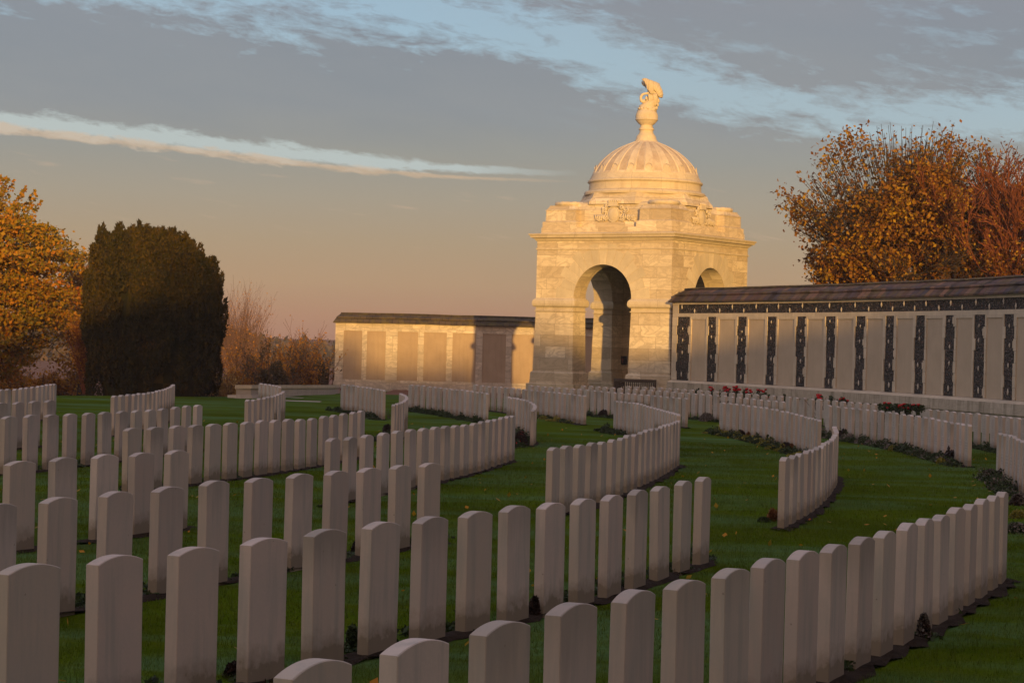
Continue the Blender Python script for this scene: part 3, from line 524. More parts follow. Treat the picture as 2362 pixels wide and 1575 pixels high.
def arch_slab(fn,a0,a1,z1,mats,n=28):
    mb=MB(fn)
    for (y,flip) in ((-h,False),(-h+T,True)):
        def q(pts,uv=None):
            if flip: pts=pts[::-1]
            mb.poly(pts)
        q([(a0,y,SPR),(-OP,y,SPR),(-OP,y,z1),(a0,y,z1)]); q([(OP,y,SPR),(a1,y,SPR),(a1,y,z1),(OP,y,z1)])
        for k in range(n):
            t0=math.pi*k/n; t1=math.pi*(k+1)/n
            x0,zz0=-OP*math.cos(t0),SPR+OP*math.sin(t0); x1,zz1=-OP*math.cos(t1),SPR+OP*math.sin(t1)
            q([(x0,y,zz0),(x1,y,zz1),(x1,y,z1),(x0,y,z1)])
    for k in range(n):
        t0=math.pi*k/n; t1=math.pi*(k+1)/n
        x0,zz0=-OP*math.cos(t0),SPR+OP*math.sin(t0); x1,zz1=-OP*math.cos(t1),SPR+OP*math.sin(t1)
        L0,L1=OP*t0,OP*t1
        mb.poly([(x0,-h,zz0),(x0,-h+T,zz0),(x1,-h+T,zz1),(x1,-h,zz1)],0,[(0,L0),(T,L0),(T,L1),(0,L1)])
    mb.poly([(a0,-h,z1),(a1,-h,z1),(a1,-h+T,z1),(a0,-h+T,z1)])
    mb.poly([(a0,-h+T,SPR),(a0,-h,SPR),(a0,-h,z1),(a0,-h+T,z1)]); mb.poly([(a1,-h,SPR),(a1,-h+T,SPR),(a1,-h+T,z1),(a1,-h,z1)])
    return mb.build('arched_wall',mats,pav)
ZT=E_+3.90
rotz=lambda q:(lambda p:(p[0]*round(math.cos(q))-p[1]*round(math.sin(q)),p[0]*round(math.sin(q))+p[1]*round(math.cos(q)),p[2]))
for q in range(4):
    ext=h if q%2==0 else h-T-.002
    arch_slab(rotz(q*math.pi/2),-ext,ext,ZT,M['ashlar'])
    # radial voussoirs standing 6 mm proud
    fn=rotz(q*math.pi/2); mb=MB(fn); N=15; r=random.Random(q)
    for k in range(N):
        t0=math.pi*k/N+.006; t1=math.pi*(k+1)/N-.006; ro=OP+(.62 if k%2 else .80)+(.10 if k==N//2 else 0)
        S=5; y0,y1=-h-.008,-h+.02
        inn=[(-(OP+.0)*math.cos(t0+(t1-t0)*s/S),SPR+OP*math.sin(t0+(t1-t0)*s/S)) for s in range(S+1)]
        outp=[(-ro*math.cos(t1),SPR+ro*math.sin(t1)),(-ro*math.cos(t0),SPR+ro*math.sin(t0))]
        ring=inn+outp; m=len(ring)
        mb.poly([(x,y0,z) for x,z in ring][::-1] if False else [(x,y0,z) for x,z in reversed(ring)])
        for i in range(m):
            j=(i+1)%m; a,b=ring[i],ring[j]
            mb.poly([(a[0],y0,a[1]),(b[0],y0,b[1]),(b[0],y1,b[1]),(a[0],y1,a[1])])
    mb.build('arch_voussoirs',M['vous'],pav)
# ceiling inside
mb=MB(); mb.box((-h+T-.01,-h+T-.01,E_+3.5),(h-T+.01,h-T+.01,E_+3.88)); mb.build('ceiling_slab',M['trim'],pav)
def sq(p,z): return [(-h-p,-h-p,z),(h+p,-h-p,z),(h+p,h+p,z),(-h-p,h+p,z)]
mb=MB(); mb.rings([sq(p,z) for z,p in[(E_+3.52,.001),(E_+3.53,.03),(E_+3.585,.03),(E_+3.59,.001)]],cap0=False,cap1=False); mb.build('string_course',M['trim'],pav)
mb=MB(); mb.rings([sq(p,z) for z,p in[(E_+3.84,.001),(E_+3.86,.04),(E_+3.90,.05),(E_+3.905,.075),(E_+3.94,.09),(E_+3.97,.15),(E_+3.975,.19),(E_+4.045,.205),(E_+4.05,.225),(E_+4.09,.25),(E_+4.115,.25),(E_+4.15,.05)]],cap0=False); mb.build('cornice',M['trim'],pav)
mb=MB(); mb.rings([sq(p,z) for z,p in[(E_+4.14,-.10),(E_+4.37,-.105)]],cap0=False); mb.build('attic_base_course',M['ashlar'],pav)
# attic core
mb=MB(); b=-.52
mb.rings([sq(p,z) for z,p in[(E_+4.36,-.42),(E_+4.56,-.42),(E_+4.565,b),(E_+5.03,b),(E_+5.035,b-.0),(E_+5.14,b-.06),(E_+5.28,b-.12),(E_+5.34,b-.20)]],cap0=False); mb.build('attic_wall',M['ashlar'],pav)
def octo(ap,z):
    r=ap/math.cos(math.pi/8); return [(r*math.cos(math.pi/8+k*math.pi/4),r*math.sin(math.pi/8+k*math.pi/4),z) for k in range(8)]
mb=MB(); mb.rings([octo(a,z) for z,a in[(E_+5.25,2.42),(E_+5.36,2.40),(E_+5.54,2.26),(E_+5.70,2.20)]],cap0=False); mb.build('octagonal_drum',M['ashlar'],pav)
# corner blocks with laurel rings
for sx in(-1,1):
    for sy in(-1,1):
        cx,cy=sx*(2.78-.73),sy*(2.78-.73); mb=MB()
        def bs(w,z): return [(cx-w,cy-w,z),(cx+w,cy-w,z),(cx+w,cy+w,z),(cx-w,cy+w,z)]
        mb.rings([bs(w,z) for z,w in[(E_+4.365,.75),(E_+4.58,.75),(E_+4.60,.69),(E_+4.62,.665),(E_+5.00,.655),(E_+5.01,.675),(E_+5.03,.675),(E_+5.035,.655),(E_+5.14,.58),(E_+5.17,.56),(E_+5.20,.56)]],cap0=False)
        blk=mb.build('corner_block',M['ashlar'],pav)
        mb=MB(); n=40; rr=[]
        for i in range(n):
            a=2*math.pi*i/n; ring=[]
            for j in range(8):
                b_=2*math.pi*j/8; r_=.085*(1+.18*math.sin(i*2.1+j*1.3)+.1*math.sin(i*5.3)); 
                ring.append((cx+(.50+r_*math.cos(b_))*math.cos(a),cy+(.50+r_*math.cos(b_))*math.sin(a),E_+5.275+r_*math.sin(b_)))
            rr.append(ring)
        for i in range(n):
            A,B=rr[i],rr[(i+1)%n]
            for j in range(8): mb.poly([A[j],B[j],B[(j+1)%8],A[(j+1)%8]],0,None,True)
        w=mb.build('laurel_ring',M['carved'],blk)
        mb=MB(); mb.lathe([(E_+5.19,.52),(E_+5.25,.50),(E_+5.34,.40),(E_+5.37,.2),(E_+5.38,.02)],28,(cx,cy)); mb.build('round_cap',M['carved'],blk)
# drum rings
mb=MB(); mb.lathe([(E_+5.66,2.27),(E_+5.68,2.31),(E_+5.75,2.325),(E_+5.81,2.28),(E_+5.84,2.19),(E_+5.86,2.15),(E_+6.12,2.13),(E_+6.13,2.16),(E_+6.17,2.20),(E_+6.22,2.19),(E_+6.26,2.13),(E_+6.30,2.11),(E_+6.45,2.04)],96,smooth=False,cap1=False); mb.build('dome_ring',M['trim'],pav)
# dome: alternate raised ribs and sunk panels
zs=[(6.45,2.04),(6.50,2.02),(6.545,2.00),(6.62,1.965),(6.72,1.91),(6.84,1.83),(6.97,1.725),(7.10,1.60),(7.23,1.455),(7.35,1.295),(7.46,1.125),(7.56,.94),(7.65,.745),(7.725,.56),(7.79,.42),(7.84,.36)]
NR=18; S=14; n=NR*S; mb=MB(); rr=[]
for k,(z,r) in enumerate(zs):
    ring=[]
    for i in range(n):
        f=i%S; e=0
        if 2<=k<=13:
            e=-.022 if f>=7 else 0.
            if f in(0,6): e+=.012
            # round foot of every raised panel
            if k==3 and f in(1,2,4,5): e-=.0
        ring.append(((r+e)*math.cos(2*math.pi*i/n),(r+e)*math.sin(2*math.pi*i/n),E_+z))
    rr.append(ring)
for k in range(len(rr)-1):
    for i in range(n):
        j=(i+1)%n; f=i%S
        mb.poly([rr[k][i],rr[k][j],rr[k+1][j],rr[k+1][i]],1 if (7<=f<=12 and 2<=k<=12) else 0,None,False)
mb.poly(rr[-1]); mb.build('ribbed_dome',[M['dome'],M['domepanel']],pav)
mb=MB()
for i in range(NR):
    a=2*math.pi*(i*S+3)/n; r=1.945
    pts=[]
    for k in range(13):
        t=2*math.pi*k/12; u=.12*math.cos(t); w=.11*math.sin(t); pts.append(((r-.18*w)*math.cos(a+u/r)*1.003,(r-.18*w)*math.sin(a+u/r)*1.003,E_+6.70+w))
    mb.tube(pts,.012,5,cap=False)
mb.build('dome_roundels',M['dome'],pav)
mb=MB(); mb.lathe([(E_+7.76,.44),(E_+7.82,.43),(E_+7.85,.40),(E_+7.95,.375),(E_+8.00,.355),(E_+8.06,.30),(E_+8.13,.265),(E_+8.19,.26),(E_+8.215,.275),(E_+8.23,.30),(E_+8.25,.30),(E_+8.30,.265),(E_+8.32,.245),(E_+8.36,.24),(E_+8.39,.225),(E_+8.41,.24),(E_+8.46,.31),(E_+8.53,.375),(E_+8.59,.41),(E_+8.60,.435),(E_+8.625,.435),(E_+8.63,.42),(E_+8.73,.43),(E_+8.82,.415),(E_+8.90,.38),(E_+8.95,.35),(E_+9.0,.2)],36); fin=mb.build('globe_finial',M['carved'],pav)
# carved bird-like figure with raised wings, built in view-aligned axes then turned into the pavilion's
cs,sn=math.cos(AL),math.sin(AL)
def fv(p):  # world-ish (x right, y away, z) -> pavilion local
    x,y,z=p; return (x*cs-y*sn, x*sn+y*cs, z)
def sx_(px): return (px-480)/526.
def sz_(py): return E_+8.73+(960-py)/526.
fig=MB(fv); 
sec=[(860,490,190,.34),(830,490,182,.33),(790,488,172,.30),(750,492,165,.27),(700,535,158,.25),(660,560,150,.23),(620,580,135,.22),(570,592,118,.20),(520,600,110,.19),(460,615,125,.19),(400,615,140,.19),(340,605,140,.18),(290,590,120,.16),(250,565,80,.11),(238,555,30,.05)]
rr=[]; rs=random.Random(5)
for y,c,hw_,d in sec:
    ring=[]
    for k in range(20):
        a=2*math.pi*k/20; m=1+.10*math.sin(k*4.7+y*.05)+rs.uniform(-.05,.05)
        ring.append((sx_(c)+hw_/526.*math.cos(a)*m,d*math.sin(a)*m,sz_(y)+rs.uniform(-.008,.008)))
    rr.append(ring)
fig.rings(rr,smooth=True)
# drapery folds
for k in range(11):
    x0=500+k*16+rs.uniform(-6,6); pts=[(sx_(x0+25*math.sin(j*.5+k)*.4+j*2),-.20-.03*math.sin(j*.8),sz_(500+j*42)) for j in range(7)]
    fig.tube(pts,[.018,.028,.03,.032,.03,.03,.014],6)
# base feathers
for k in range(9):
    a=math.pi+math.pi*k/8; fig.ball((sx_(490)+.31*math.cos(a),.27*math.sin(a),sz_(800)+.02*math.sin(k*3)),(.07,.06,.045),nu=8,nv=5)
figo=fig.build('bird_figure',M['carved'],pav)
def shell(outl,inl,yo,yi,th,name,n=10):
    """wing plate between an upper and a lower edge polyline, bowed towards the viewer"""
    mb=MB(fv); N=len(outl); G=[[None]*(n+1) for _ in range(N)]
    for i in range(N):
        for j in range(n+1):
            t=j/n; x=outl[i][0]*(1-t)+inl[i][0]*t; y=outl[i][1]*(1-t)+inl[i][1]*t
            d=yo[i]*(1-t)+yi[i]*t-.07*math.sin(math.pi*t)-.012*math.sin(i*2.4)
            G[i][j]=(sx_(x),d,sz_(y))
    B=[[ (p[0],p[1]+th,p[2]) for p in r_] for r_ in G]
    for i in range(N-1):
        for j in range(n):
            mb.poly([G[i][j],G[i][j+1],G[i+1][j+1],G[i+1][j]],0,None,True); mb.poly([B[i+1][j],B[i+1][j+1],B[i][j+1],B[i][j]],0,None,True)
    def side(P,Q):
        for a in range(len(P)-1): mb.poly([P[a],P[a+1],Q[a+1],Q[a]])
    side([r_[0] for r_ in G],[r_[0] for r_ in B]); side([r_[-1] for r_ in B],[r_[-1] for r_ in G]); side(G[-1],B[-1]); side(B[0],G[0])
    # feather ridges
    for i in range(1,N-1):
        mb.tube([ (p[0],p[1]-.005,p[2]) for p in G[i]],.012,5)
    return mb.build(name,M['carved'],figo)
shell([(350,222),(385,203),(430,200),(470,214),(505,232),(545,238),(585,250)],[(365,235),(440,345),(468,430),(500,462),(530,512),(560,525),(600,515)],[-.16,-.22,-.25,-.26,-.26,-.25,-.22],[-.18,-.26,-.30,-.30,-.28,-.26,-.24],.05,'wing')
shell([(520,240),(590,248),(650,268),(700,305),(745,365),(780,430),(797,510),(790,565),(765,580)],[(585,420),(605,440),(620,450),(640,470),(660,500),(680,530),(698,552),(712,568),(735,575)],[-.05,-.08,-.10,-.11,-.11,-.10,-.08,-.05,-.02],[-.22,-.22,-.22,-.21,-.20,-.18,-.16,-.12,-.06],.08,'wing')
shell([(365,235),(360,265),(372,305),(400,335),(430,350)],[(440,300),(445,330),(450,350),(455,380),(460,410)],[.10]*5,[.05]*5,.05,'wing')
mb=MB(fv)
pts=[(430,640),(385,672),(362,660),(348,615),(350,570),(368,535),(395,515),(430,505),(480,500),(510,480)]
mb.tube([(sx_(x),-.14,sz_(y)) for x,y in pts],[.08,.06,.058,.056,.055,.052,.048,.046,.05,.06],8); mb.build('neck',M['carved'],figo)
mb=MB(fv)
for (x,y,r_) in ((500,690,.05),(690,720,.05),(700,640,.06),(670,780,.05),(545,640,.05),(455,600,.05)): mb.ball((sx_(x),-.2 if x<600 else -.08,sz_(y)),(r_,r_,r_*1.6),nu=8,nv=6)
mb.build('drapery_knots',M['carved'],figo)
# cartouche on the left front
def cart(fn):
    cz=E_+4.86; yb=-(h-.52)-.01; mb=MB(fn); cx=.10
    for z_,(rx,rz) in ((0,(.27,.31)),):
        n=30; prof=[(.0,1.0),(-.05,1.0),(-.07,.93),(-.045,.88),(-.06,.8),(-.10,.45),(-.11,.05)]
        rr=[[ (cx+rx*s*math.cos(-2*math.pi*k/n),yb+d,cz+rz*s*math.sin(-2*math.pi*k/n)) for k in range(n)] for d,s in prof]
        mb.rings(rr,cap0=False,smooth=True)
    def spiral(x,z,r0,dirn,turns=1.6,w=.032,ph=0.):
        pts=[];rad=[]
        for k in range(26):
            t=k/25; a=ph+dirn*2*math.pi*turns*t; r_=r0*(1-.85*t); pts.append((x+r_*math.cos(a),yb-.035-.03*t,z+r_*math.sin(a))); rad.append(w*(1-.35*t))
        mb.tube(pts,rad,6)
    for (x,z,r0,d,ph) in ((.55,.16,.12,1,3.6),(.86,-.13,.13,1,2.2),(.40,-.17,.10,-1,1.),(-.33,-.10,.12,-1,.5),(-.62,-.13,.12,-1,.2),(-.38,.14,.10,-1,4.),(.36,.25,.08,1,2.),(-.30,.30,.07,1,1.)):
        spiral(cx+x,cz+z,r0,d,ph=ph)
    r=random.Random(4)
    for k in range(60):
        side=r.choice((-1,1)); x=side*r.uniform(.28,.95 if side>0 else .75); z=-.24+r.random()*(.16 if abs(x)>.55 else .5)*(1.0)
        mb.ball((cx+x,yb-.025,cz+z),(r.uniform(.025,.06),.045,r.uniform(.03,.07)),nu=7,nv=5)
    for k in range(7):
        t=k/6; mb.tube([(cx+.45+.09*k,yb-.04,cz+.02-.02*k),(cx+.47+.08*k,yb-.07,cz-.10),(cx+.42+.08*k,yb-.04,cz-.24)],[.03,.028,.01],5)
    for k in range(6):
        mb.tube([(cx-.80+.08*k,yb-.04,cz-.02),(cx-.74+.08*k,yb-.07,cz-.1),(cx-.76+.08*k,yb-.04,cz-.25)],[.028,.028,.01],5)
    mb.box((cx-.19,yb-.10,cz+.30),(cx+.19,yb,cz+.46)); 
    for k in range(5): mb.ball((cx-.18+.09*k,yb-.06,cz+.49),(.045,.045,.05),nu=8,nv=5)
    mb.box((cx-.22,yb-.12,cz+.29),(cx+.22,yb,cz+.33))
    mb.build('carved_cartouche',M['carved'],pav)
cart(rotz(0)); cart(rotz(math.pi/2)); 
# register box with cross, on the inner wall seen through the arch
def ray_local(px,py):
    d=at(px,py,1.)-Vector((0,0,EYE)); o_=Vector((0,0,EYE)); ax=Vector((math.cos(AL),-math.sin(AL),0)); ay=e2
    rel=o_-Vector((PC.x,PC.y,0))*KP; return rel.dot(ax),rel.dot(ay),EYE,d.dot(ax),d.dot(ay),d.z
ox,oy,oz,dx_,dy_,dz_=ray_local(1439,831)
yw=(h-T)-.045; tt=((yw)*KP-(oy))/dy_
bx_,bz_=(ox+dx_*tt)/KP,(oz+dz_*tt-EYE)/KP+EYE
mb=MB(); mb.box((bx_-.15,yw-.09,bz_-.17),(bx_+.15,yw+.02,bz_+.17)); rb=mb.build('register_box',M['bronze'])
mb=MB(); mb.box((bx_-.014,yw-.096,bz_-.10),(bx_+.014,yw-.088,bz_+.08)); mb.box((bx_-.06,yw-.097,bz_+.02),(bx_+.06,yw-.087,bz_+.046)); mb.build('cross',M['copper'],rb)
rb.rotation_euler=pav.rotation_euler
for q_ in (pav,rb): q_.location=(PC.x*KP,PC.y*KP,EYE*(1-KP)); q_.scale=(KP,KP,KP)
tag(rb,'dark register box with a small cross inside the arch','register box')
# ---------------------------------------------------------------- curved memorial wall on the right
def path_fn(P):
    P=[Vector((p[0],p[1],0)) for p in P]; S=[0.]
    for a,b in zip(P[:-1],P[1:]): S.append(S[-1]+(b-a).length)
    N=[]
    for i in range(len(P)):
        t=(P[min(i+1,len(P)-1)]-P[max(i-1,0)]).normalized(); N.append(Vector((-t.y,t.x,0)))
    def fn(p):
        s,d,h_=p[0],p[1],p[2]
        k=0
        while k<len(S)-2 and s>S[k+1]: k+=1
        t=(s-S[k])/(S[k+1]-S[k]); q=P[k]+(P[k+1]-P[k])*t
        n=N[k].lerp(N[k+1],min(max(t,0),1)); n.normalize(); q=q+n*d
        return (q.x,q.y,h_)
    return fn,S
K=.98*1.10
cc=[148,350,535,720,905,1098,1293,1483,1678,1872,2065,2258]; hh=[408,420,430,440,452,463,477,491,505,521,539,555]
zz=[77.5*408/v*K for v in hh]; xx=[(1520+.358*c-1181)/F*z for c,z in zip(cc,zz)]
ii=np.arange(12); fx=np.polyfit(ii,xx,3); fzz=np.polyfit(ii,zz,1)
fx2=np.polyfit(ii,xx,2)
WP=[]
for i in np.arange(-.35,16.01,.25):
    WP.append((float(np.polyval(fx2,i)),float(np.polyval(fzz,i))))
wf,WS=path_fn(WP)
SI=[WS[int(round((i+.35)/.25))] if True else 0 for i in range(17)]
SI=[float(np.interp(i,np.arange(-.35,16.01,.25),WS)) for i in range(17)]
WEND=WS[-1]
H=lambda r:EYE+r*K
wall=empty('memorial_wall',(WP[0][0],WP[0][1],0)); tag(wall,'long curved memorial wall of name panels and dark flint strips under a tiled roof','wall')
def mkw(): 
    o=(WP[0][0],WP[0][1])
    return MB(lambda p:(lambda q:(q[0]-o[0],q[1]-o[1],q[2]))(wf(p)))
def wbox(mb,s0,s1,d0,d1,h0,h1,mat=0,step=.8,ends=True):
    n=max(1,int((s1-s0)/step)); 
    for k in range(n):
        a=s0+(s1-s0)*k/n; b=s0+(s1-s0)*(k+1)/n
        sk='+y' + ('' if (ends and k==0) else '-x') + ('' if (ends and k==n-1) else '+x')
        mb.box((a,d0,h0),(b,d1,h1),mat,sk)
SL=-.02
mb=mkw(); wbox(mb,SL+.0,WEND,.06,.84,gz(10,60)-.6,H(1.72)); 
for k in range(40):
    a=SL+(WEND-SL)*k/40; b=SL+(WEND-SL)*(k+1)/40
    mb.poly([(b,.84,0),(a,.84,0),(a,.84,H(1.70)),(b,.84,H(1.70))]); mb.poly([(a,.06,H(1.719)),(b,.06,H(1.719)),(b,.84,H(1.719)),(a,.84,H(1.719))])
mb.build('wall_core',M['ashlar_wall'],wall)
# bands
mb=mkw(); wbox(mb,SL,WEND,.0,.07,H(1.09),H(1.215),step=.8); wbox(mb,SL,WEND,-.02,.07,H(1.535),H(1.66)); wbox(mb,SL,SI[0]-.36,-.005,.07,H(1.215),H(1.535)); mb.build('white_stone_bands',M['quoin'],wall)
def nodule(mb,s,hc,rs_,rh,d=-.01):
    n=9; r_=[]; a0=rnd.random()*6
    ring=[(s+rs_*math.cos(2*math.pi*k/n)*(.8+.4*rnd.random()),d,hc+rh*math.sin(2*math.pi*k/n)*(.85+.3*rnd.random())) for k in range(n)]
    for k in range(n): mb.poly([(s,d-.03,hc),ring[k],ring[(k+1)%n]],1)
mb=mkw(); wbox(mb,SI[0]-.36,WEND,.01,.07,H(1.215),H(1.535))
k=0; s=SI[0]-.1
while s<WEND-.5:
    nodule(mb,s,H(1.30 if k%2 else 1.44),.055,.10); s+=rnd.uniform(.75,1.0); k+=1
mb.build('flint_frieze',[M['flint'],M['quartz']],wall)
for i in range(16):
    hw=.345 if i else .50; s=SI[i]; r=random.Random(50+i)
    mb=mkw(); wbox(mb,s-hw,s+hw,.012,.07,H(-1.215),H(1.09),step=.5)
    nodule(mb,s+r.uniform(-.04,.04),H(.75+r.uniform(-.2,.2)),.035,.06); nodule(mb,s+r.uniform(-.06,.06),H(.30+r.uniform(-.12,.12)),.05,.07)
    nodule(mb,s+r.uniform(-.06,.06),H(-.35+r.uniform(-.15,.15)),.05,.08); nodule(mb,s+r.uniform(-.04,.04),H(-1.0),.05,.10)
    mb.build('flint_strip',[M['flint'],M['quartz']],wall)
    if i<15:
        s2=SI[i+1]; a=s+hw; b=s2-.345; pw=(b-a); fr=.13
        mb=mkw(); wbox(mb,a+fr,b-fr,.028,.07,H(-1.215),H(1.0),step=.4,ends=False)
        # engraved line grooves
        pn=mb.build('name_panel',M['panel'],wall)
        mb=mkw(); wbox(mb,a+fr,b-fr,-.0,.07,H(1.0),H(1.09),ends=False)
        for side,(q0,dr) in enumerate(((a,1),(b,-1))):
            n=7
            for j in range(n):
                z0=H(-1.215)+j*2.305*K/n+.004; z1=H(-1.215)+(j+1)*2.305*K/n-.004
                tooth=(.06 if (j+i+(r.random()<.25))%2 else -.015)+r.uniform(-.02,.02)
                e0=q0-dr*tooth; e1=q0+dr*fr
                lo,hi=min(e0,e1),max(e0,e1); mb.box((lo,-.006-r.random()*.006,z0),(hi,.07,z1),0,'+y')
                if (j+i)%5==0: mb.box((lo-(.05 if dr>0 else 0),-.016,z0+.08),(lo+.08 if dr>0 else hi+.05,.07,z1-.06),0,'+y') if dr>0 else None
        mb.build('quoin_frame',M['quoin'],wall)
# left edge jamb of the wall
mb=mkw()
for j in range(7):
    z0=H(-1.215)+j*2.305*K/7+.004; z1=z0+2.305*K/7-.008
    mb.box((SL,-.008,z0),(SI[0]-.48+(.0 if j%2 else .07),.07,z1),0,'+y')
mb.build('quoin_frame',M['quoin'],wall)
# plinth
mb=mkw(); n=40; gb=gz(10,60)-.6
for k in range(n):
    a=SL+(WEND-SL)*k/n; b=SL+(WEND-SL)*(k+1)/n
    for (d0,h0,d1,h1,m_) in ((.07,H(-1.215),-.05,H(-1.235),1),(-.05,H(-1.235),-.19,H(-1.30),1),(-.19,H(-1.30),-.20,H(-1.60),0),(-.20,H(-1.60),-.15,H(-1.64),0),(-.15,H(-1.64),-.16,gb,2)):
        mb.poly([(a,d1,h1),(b,d1,h1),(b,d0,h0),(a,d0,h0)],m_,[(a,h1),(b,h1),(b,h0 if abs(h1-h0)>.1 else h1+.15),(a,h0 if abs(h1-h0)>.1 else h1+.15)])
mb.build('wall_plinth',[M['plinth'],M['quoin'],M['ashlar_low']],wall)
# roof in two lapped courses with a rolled ridge
def roof(mk,s0,s1,eave_d,eave_h,rid_d,rid_h,lapd,laph,th,mats,step=1.,hip0=.35,parent=None,wt=.84,hip1=None):
    mb=mk(); n=max(2,int((s1-s0)/step)); wob=[rnd.uniform(-.012,.012) for _ in range(n+1)]
    def S_(k,t): # t 0 eave 1 ridge
        s=s0+(s1-s0)*k/n
        if k==0: s+=hip0*t
        if k==n and hip1: s-=hip1*t
        return s
    tl=(lapd-eave_d)/(rid_d-eave_d)
    for k in range(n):
        w0,w1=wob[k],wob[k+1]; L=math.hypot(lapd-eave_d,laph-eave_h)
        def P(kk,t,d,hh): return (S_(kk,t),d,hh+wob[kk])
        def quad(t0,d0,h0,t1,d1,h1,v0,v1):
            a,b,c,e=P(k,t0,d0,h0),P(k+1,t0,d0,h0),P(k+1,t1,d1,h1),P(k,t1,d1,h1)
            mb.poly([a,b,c,e],0,[(a[0],v0),(b[0],v0),(c[0],v1),(e[0],v1)])
        quad(0,eave_d,eave_h,tl,lapd,laph,0,L)
        quad(tl,lapd-.05,laph-.005,tl,lapd-.05,laph+.035,L+.02,L+.04)
        quad(tl,lapd-.05,laph+.035,1,rid_d,rid_h,L+.04,2*L)
        quad(0,eave_d+.0,eave_h-.05,0,eave_d,eave_h,.2,.25)
        quad(0,0.06,eave_h-.05,0,eave_d,eave_h-.05,.3,.6)
        quad(1,rid_d,rid_h,0,2*rid_d-eave_d,eave_h,0,2*L)
    a=(S_(0,0),eave_d,eave_h+wob[0]); b=(S_(0,1),rid_d,rid_h+wob[0]); c=(S_(0,0),2*rid_d-eave_d,eave_h+wob[0])
    mb.poly([c,a,b],0,[(0,0),(1.5,0),(.7,.6)]); mb.poly([(a[0],a[1],a[2]-.05),a,c,(c[0],c[1],c[2]-.05)])
    r=mb.build('tiled_roof',mats,parent)
    mb=mk(); pts=[(S_(k,1),rid_d,rid_h+wob[k]+.0) for k in range(n+1)]
    for k in range(n):
        # round ridge roll pieces
        q0,q1=pts[k],pts[k+1]; R0=[];R1=[]
        for j in range(7):
            a_=math.pi*j/6; R0.append((q0[0],q0[1]-.075*math.cos(a_),q0[2]-.01+.065*math.sin(a_))); R1.append((q1[0],q1[1]-.075*math.cos(a_),q1[2]-.01+.065*math.sin(a_)))
        for j in range(6): mb.poly([R0[j],R1[j],R1[j+1],R0[j+1]],0,[(q0[0],j*.03),(q1[0],j*.03),(q1[0],j*.03+.03),(q0[0],j*.03+.03)],True)
        if k==0: mb.poly(R0)
    mb.build('ridge_tiles',M['mosstile'],r)
    return r
roof(mkw,SL-.12,WEND,-.15,H(1.665),.42,H(2.10),.08,H(1.87),.03,M['slate'],parent=wall)
# ---------------------------------------------------------------- apse wall on the left
ZA=109.
lx=at(773,800,ZA).x; rx=10.5
aps=empty('apse_wall',(lx,ZA,0)); tag(aps,'pale stone wall with seven plain name panels under a mossy roof, left of the pavilion','wall')
def mka(): return MB(lambda p:(p[0]-lx,p[1],p[2]))
A=lambda r:EYE+r*109/89.
gA=gz(-2,ZA)-.6
mb=mka(); mb.box((lx,.06,gA),(rx,1.0,A(.70))); mb.build('wall_core',M['ashlar_wall'],aps)
px=[(792,835),(846,889.5),(917,964),(977.5,1030),(1043.5,1098),(1113,1167),(1180,1234)]
PX=[(at(a,800,ZA).x+.03*0,at(b,800,ZA).x) for a,b in px]; w_=PX[-1][1]-PX[-1][0]; s=PX[-1][1]+.27
while s+w_<rx: PX.append((s,s+w_)); s+=w_+.27
edges=[lx]+[v for p in PX for v in p]+[rx]
mb=mka()
mb.box((lx-.0,.0,A(.34)),(rx,.07,A(.66)),0,'+y'); mb.box((lx-.03,-.03,A(.64)),(rx,.07,A(.70)),0,'+y'); mb.box((lx,.0,A(-1.80)),(rx,.07,A(-1.705)),0,'+y')
for a,b in zip(edges[0::2],edges[1::2]): mb.box((a,.0 if not (b-a>.4 and a>lx+.5) else -.04,A(-1.705)),(b,.07,A(.34)),0,'+y')
mb.build('stone_frame',M['ashlar_wall'],aps)
for a,b in PX:
    mb=mka(); mb.box((a,.03,A(-1.705)),(b,.07,A(.34)),0,'+y'); mb.build('name_panel',M['panel2'],aps)
mb=mka(); mb.box((lx-.05,-.06,gA),(rx,.07,A(-1.80)),0,'+y'); mb.box((lx-.10,-.12,gA),(rx,.07,A(-2.05)),0,'+y'); mb.build('wall_plinth',M['ashlar_wall'],aps)
roof(mka,lx-.12,rx,-.14,A(.70),.5,A(1.06),.12,A(.88),.03,M['mosstile'],parent=aps,wt=1.0,hip0=.34)
# wall heads towards the viewer at its left corner pier
# ---------------------------------------------------------------- low wall
lw=[on_ground(*p) for p in((543,917.5),(576,918.5),(640,916),(700,911.5),(773,909.5))]
pts=[(p.x,p.y) for p in lw]+[(lx+.3,ZA+.1)]
P2=[]
for a,b in zip(pts[:-1],pts[1:]):
    for k in range(4): P2.append((a[0]+(b[0]-a[0])*k/4,a[1]+(b[1]-a[1])*k/4))
P2.append(pts[-1]); lf,LS=path_fn(P2)
low=empty('low_wall',(pts[0][0],pts[0][1],0)); tag(low,'low pale parapet wall with coping, left of the apse wall','wall')
def mkl():
    def f(p):
        q=lf(p); pxx=1181+q[0]/q[1]*F
        return (q[0]-pts[0][0],q[1]-pts[0][1],q[2]+at(min(pxx,773),887.5,q[1]).z-zt)
    return MB(f)
zb=min(gz(p[0],p[1]) for p in pts)-.6; zt=at(660,887.5,(lw[2].y+lw[3].y)/2).z; ztl=at(560,887.5,lw[0].y).z; zt=(zt+ztl)/2
Sp=float(LS[8])
mb=mkl(); wbox(mb,.02,LS[-1],.0,.5,zb,zt-.14,step=.6); mb.build('parapet_body',M['ashlar_low'],low)
mb=mkl(); wbox(mb,-.02,LS[-1],-.04,.54,zt-.14,zt,step=.6); 
n=20
